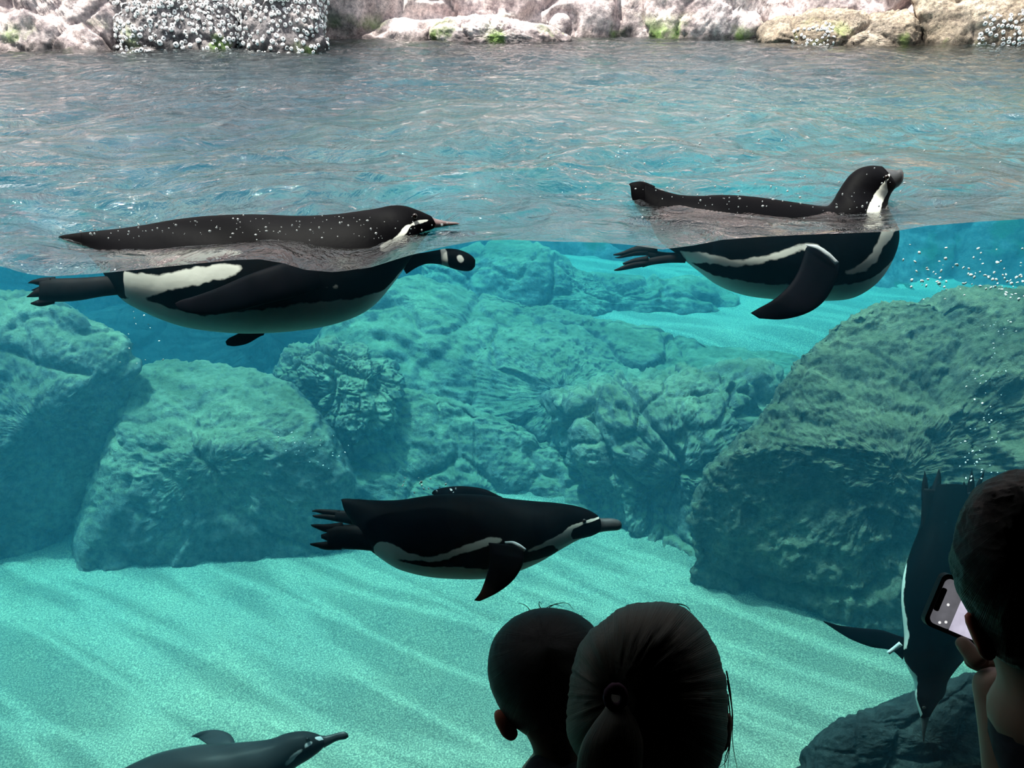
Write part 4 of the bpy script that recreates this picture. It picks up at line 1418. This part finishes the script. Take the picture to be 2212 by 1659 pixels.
gro = 0.0012 * fbm(np.stack([np.cos(a) * 9, np.sin(a) * 9, rd * 0.006], -1), 4, 301, 0.7)
dip = 0.014 * np.exp(-(rd / 30.0) ** 2)
Vn = Vf + dirn * (gro * np.clip(rd / 60, 0, 1) - dip)[:, None]
me.vertices.foreach_set('co', Vn.astype(np.float32).ravel())
strand_attr(o, V, (1328, 1508)); adopt(o, pw)
# hair tie
bm = bmesh.new()
tc_ = P(1330, 1506, DW - 0.10)
for i in range(24):
    a0 = 2 * math.pi * i / 24
    for j in range(8):
        b0 = 2 * math.pi * j / 8
        rr0 = 0.0095 + 0.0045 * math.cos(b0)
        p_ = tc_ + RT * math.cos(a0) * rr0 + UP * math.sin(a0) * rr0 * 1.15 - FW * (0.0045 * math.sin(b0) + 0.0012 * math.sin(a0 * 9))
        bm.verts.new(p_)
bm.verts.ensure_lookup_table()
for i in range(24):
    for j in range(8):
        bm.faces.new([bm.verts[i * 8 + j], bm.verts[((i + 1) % 24) * 8 + j], bm.verts[((i + 1) % 24) * 8 + (j + 1) % 8], bm.verts[i * 8 + (j + 1) % 8]])
bmesh.ops.recalc_face_normals(bm, faces=bm.faces)
me = bpy.data.meshes.new('hair_tie')
bm.to_mesh(me); bm.free()
for q in me.polygons: q.use_smooth = True
me.materials.append(plain('hair_tie', (0.03, 0.008, 0.022), 0.8, 0.2))
o = bpy.data.objects.new('hair_tie', me); COL.objects.link(o); adopt(o, pw); o['label'] = 'dark purple hair tie'
pt = loft('ponytail', [((1320, 1500), (1341, 1503)), ((1306, 1530), (1360, 1532)), ((1280, 1565), (1378, 1565)), ((1255, 1610), (1390, 1610)), ((1245, 1670), (1385, 1680)), ((1250, 1760), (1370, 1770)), ((1280, 1850), (1330, 1860))],
          DW, M_HAIR_BLOND, pw, n=60, ring=48, ratio=0.45, off=[-0.082, -0.092, -0.098, -0.10, -0.10, -0.09, -0.08])
vv = np.array([v_.co[:] for v_ in pt.data.vertices])
at = pt.data.attributes.new('strand', 'FLOAT', 'POINT')
st = np.concatenate([np.tile(np.cos(np.linspace(0, 2 * math.pi, 48, endpoint=False)) * 0.9, 60), [0, 0]])
at.data.foreach_set('value', st)
ear([(1566, 1545), (1574, 1535), (1582, 1550), (1580, 1590), (1570, 1622), (1555, 1632), (1552, 1580)], DW, 0.010, M_SKIN, pw)
facial(P(1400, 1530, DW) + np.array([0, 0.02, 0]), (0.0, 1, -0.05), pw, 1.1)
hair_tube('hair_wisp', [[P(1569, 1450, DW), P(1578, 1500, DW), P(1581, 1560, DW), P(1572, 1660, DW)], [P(1571, 1470, DW), P(1582, 1540, DW), P(1582, 1600, DW), P(1594, 1670, DW)],
                        [P(1572, 1500, DW), P(1578, 1570, DW), P(1570, 1640, DW), P(1548, 1662, DW)], [P(1570, 1520, DW), P(1576, 1600, DW), P(1566, 1640, DW), P(1567, 1670, DW)],
                        [P(1450, 1306, DW), P(1470, 1305, DW), P(1485, 1311, DW), P(1492, 1322, DW)]], 0.0012, M_HAIR_BROWN, pw)

# person holding up a phone at the right edge
DM = 0.76
DP = 0.93
pm = empty('person', P(2200, 1250, DM), 'person with short dark hair holding up a phone at the right edge', 'person')
nk = P(2250, 1490, DM)
ch = nk + np.array([0.15, -0.06, -0.25])
hip = np.array([ch[0] + 0.03, ch[1] - 0.03, GF + 0.88])
HB = P(2150, 1470, DP - 0.06)           # wrist region
wr = P(2172, 1570, DP - 0.06)
el = P(2230, 1900, DP - 0.08)
skin_body('body', [(hip, 0.14), ((ch + hip) / 2, 0.13), (ch, 0.15), (nk + np.array([0.02, -.01, -.07]), 0.08), (nk + RT * .015, 0.046), (P(2255, 1400, DM), 0.046), (P(2225, 1290, DM), 0.068), (P(2220, 1200, DM), 0.062),
                   (ch + np.array([0.20, 0, 0.07]), 0.06), (ch + np.array([0.26, 0.04, -0.22]), 0.045), (ch + np.array([0.20, 0.14, -0.40]), 0.035), (ch + np.array([0.17, 0.2, -0.44]), 0.03),
                   (hip + np.array([-0.10, 0, -0.06]), 0.10), (np.array([hip[0] - 0.11, hip[1], GF + 0.48]), 0.065), (np.array([hip[0] - 0.11, hip[1], GF + 0.08]), 0.045), (np.array([hip[0] - 0.11, hip[1] + 0.14, GF + 0.03]), 0.035),
                   (hip + np.array([0.10, 0, -0.06]), 0.10), (np.array([hip[0] + 0.11, hip[1], GF + 0.48]), 0.065), (np.array([hip[0] + 0.11, hip[1], GF + 0.08]), 0.045), (np.array([hip[0] + 0.11, hip[1] + 0.14, GF + 0.03]), 0.035),
                   (ch + np.array([-0.03, 0.0, 0.05]), 0.05), (el, 0.042), (wr, 0.026), (P(2157, 1490, DP - 0.05), 0.022), (P(2135, 1440, DP - 0.045), 0.016)],
          [(0, 1), (1, 2), (2, 3), (3, 4), (4, 5), (5, 6), (6, 7), (2, 8), (8, 9), (9, 10), (10, 11), (0, 12), (12, 13), (13, 14), (14, 15), (0, 16), (16, 17), (17, 18), (18, 19), (2, 20), (20, 21), (21, 22), (22, 23), (23, 24)], M_CLOTH, pm)
skin_body('neck', [(nk + np.array([0.02, -.01, -.07]), 0.082), (nk + RT * .015, 0.048), (P(2255, 1410, DM), 0.050), (P(2240, 1300, DM), 0.06)], [(0, 1), (1, 2), (2, 3)], M_SKIN, pm)
skin_body('forearm', [(el, 0.043), (wr, 0.030), (P(2157, 1490, DP - 0.05), 0.029), (P(2135, 1440, DP - 0.045), 0.022)], [(0, 1), (1, 2), (2, 3)], M_SKIN, pm)
o, V, n = inflate('hair', [(2066, 1150), (2078, 1108), (2098, 1072), (2130, 1042), (2170, 1026), (2212, 1018), (2270, 1022), (2330, 1060), (2370, 1140), (2380, 1260), (2350, 1380), (2290, 1440), (2220, 1450), (2165, 1420),
                           (2110, 1340), (2090, 1310), (2074, 1270), (2064, 1210)], DM, 0.095, 0.085, M_HAIR_DARK, nt=240, npz=130, e=2.1, amp=0.002, freq=14, fine=0.003, rsm=3)
strand_attr(o, V, (2220, 1100)); adopt(o, pm)
ear([(2080, 1325), (2092, 1318), (2112, 1335), (2140, 1375), (2155, 1405), (2150, 1425), (2135, 1430), (2118, 1418), (2102, 1385), (2088, 1350)], DM - 0.02, 0.012, M_EAR, pm)
facial(P(2260, 1290, DM), (0.05, 0.9, -0.45), pm, 0.9)
# fingers: thumb along the near face, four fingers curling behind the phone
palm = P(2125, 1440, DP - 0.045)
fing = [
    [(palm, 0.014), (P(2100, 1415, DP - 0.035), 0.011), (P(2082, 1392, DP - 0.028), 0.0095), (P(2070, 1378, DP - 0.02), 0.008)],
    [(palm + FW * 0.02, 0.012), (P(2105, 1430, DP + 0.01), 0.0095), (P(2085, 1400, DP + 0.022), 0.0085), (P(2078, 1360, DP + 0.02), 0.0075)],
    [(palm + FW * 0.025, 0.012), (P(2125, 1440, DP + 0.012), 0.0095), (P(2108, 1405, DP + 0.024), 0.0085), (P(2100, 1352, DP + 0.02), 0.0078)],
    [(palm + FW * 0.02 + RT * .01, 0.012), (P(2150, 1450, DP + 0.012), 0.0092), (P(2135, 1420, DP + 0.024), 0.0082), (P(2125, 1375, DP + 0.02), 0.0075)],
    [(palm + FW * 0.015 + RT * .018, 0.011), (P(2170, 1462, DP + 0.010), 0.0085), (P(2158, 1435, DP + 0.022), 0.0075), (P(2150, 1405, DP + 0.018), 0.007)]]
for i, fg in enumerate(fing):
    skin_body('thumb' if i == 0 else 'finger', fg, [(0, 1), (1, 2), (2, 3)], M_SKIN, pm)
sh_, V, n = inflate('shirt', [(2250, 1760), (2270, 1640), (2310, 1590), (2420, 1600), (2560, 1680), (2600, 1900), (2580, 2200), (2270, 2200), (2250, 1900)], DM + 0.06, 0.13, 0.12, M_CLOTH, nt=80, npz=40, e=2.4, amp=0.006,
                    fine=0.002, freq=8)
adopt(sh_, pm)

# the phone
ph = empty('phone', P(2120, 1335, DP), 'black phone held sideways with its bright screen showing, in front of the diving penguin', 'phone')
ex = np.array([0.921, 0.389])
ey = np.array([-0.389, 0.921])          # downwards in the picture
pc0 = np.array([2031.0, 1231.0])        # top left corner


def ph_pt(a, b, dz):
    q = pc0 + ex * a + ey * b
    return P(q[0], q[1], DP) - FW * dz


def rounded(a0, a1, b0, b1, r, dz0, dz1, name, m, parent, k=6, notch=None):
    pts = []
    for (cx, cy, s0) in ((a1 - r, b1 - r, 0), (a0 + r, b1 - r, 90), (a0 + r, b0 + r, 180), (a1 - r, b0 + r, 270)):
        for i in range(k + 1):
            t = math.radians(s0 + 90 * i / k)
            pts.append((cx + r * math.cos(t), cy + r * math.sin(t)))
    n_ = len(pts)
    vs = [ph_pt(a, b, dz0) for a, b in pts] + [ph_pt(a, b, dz1) for a, b in pts]
    fs = [list(range(n_))[::-1], [n_ + i for i in range(n_)]] + [(i, (i + 1) % n_, n_ + (i + 1) % n_, n_ + i) for i in range(n_)]
    o = pydata(name, vs, fs, m)
    adopt(o, parent)
    return o


def screen_mat(name, col, strength, cloudy=False):
    m = bpy.data.materials.new(name)
    m.use_nodes = True
    nt = m.node_tree
    nt.nodes.clear()
    out = N(nt, 'ShaderNodeOutputMaterial')
    e_ = N(nt, 'ShaderNodeEmission')
    e_.inputs['Color'].default_value = (*col, 1)
    e_.inputs['Strength'].default_value = strength
    if cloudy:
        geo = N(nt, 'ShaderNodeNewGeometry')
        n_ = N(nt, 'ShaderNodeTexNoise', Scale=45.0, Detail=3.0)
        nt.links.new(geo.outputs['Position'], n_.inputs['Vector'])
        r_ = ramp(nt, [(0.3, [c * 0.75 for c in col]), (0.65, [min(1, c * 1.15) for c in col])])
        nt.links.new(n_.outputs['Fac'], r_.inputs['Fac'])
        nt.links.new(r_.outputs['Color'], e_.inputs['Color'])
    nt.links.new(e_.outputs[0], out.inputs['Surface'])
    return m


M_SCR = screen_mat('screen_bar', (0.12, 0.12, 0.135), 0.8, True)
M_SCR2 = screen_mat('screen_picture', (0.58, 0.55, 0.68), 0.8, True)
M_DOT = screen_mat('screen_icon', (0.9, 0.9, 0.9), 0.8)
rounded(0, 246, 0, 120, 17, 0.0, 0.009, 'phone_case', M_CASE, ph)
rounded(9, 62, 9, 111, 13, 0.0093, 0.0096, 'screen', M_SCR, ph)['label'] = 'grey camera control strip of the lit screen'
o = pydata('screen', [ph_pt(*q, 0.0098) for q in ((56, 9), (237, 9), (237, 111), (56, 111))], [(0, 1, 2, 3)], M_SCR2)
adopt(o, ph)
o['label'] = 'pale lavender camera picture on the lit screen'
rounded(8, 20, 32, 84, 4, 0.0098, 0.0102, 'notch', M_CASE, ph)
for (a_, b_) in ((36, 18), (34, 62), (44, 98), (32, 104)):
    rounded(a_ - 3, a_ + 3, b_ - 3, b_ + 3, 2.9, 0.0098, 0.0101, 'screen_icon', M_DOT, ph, k=3)
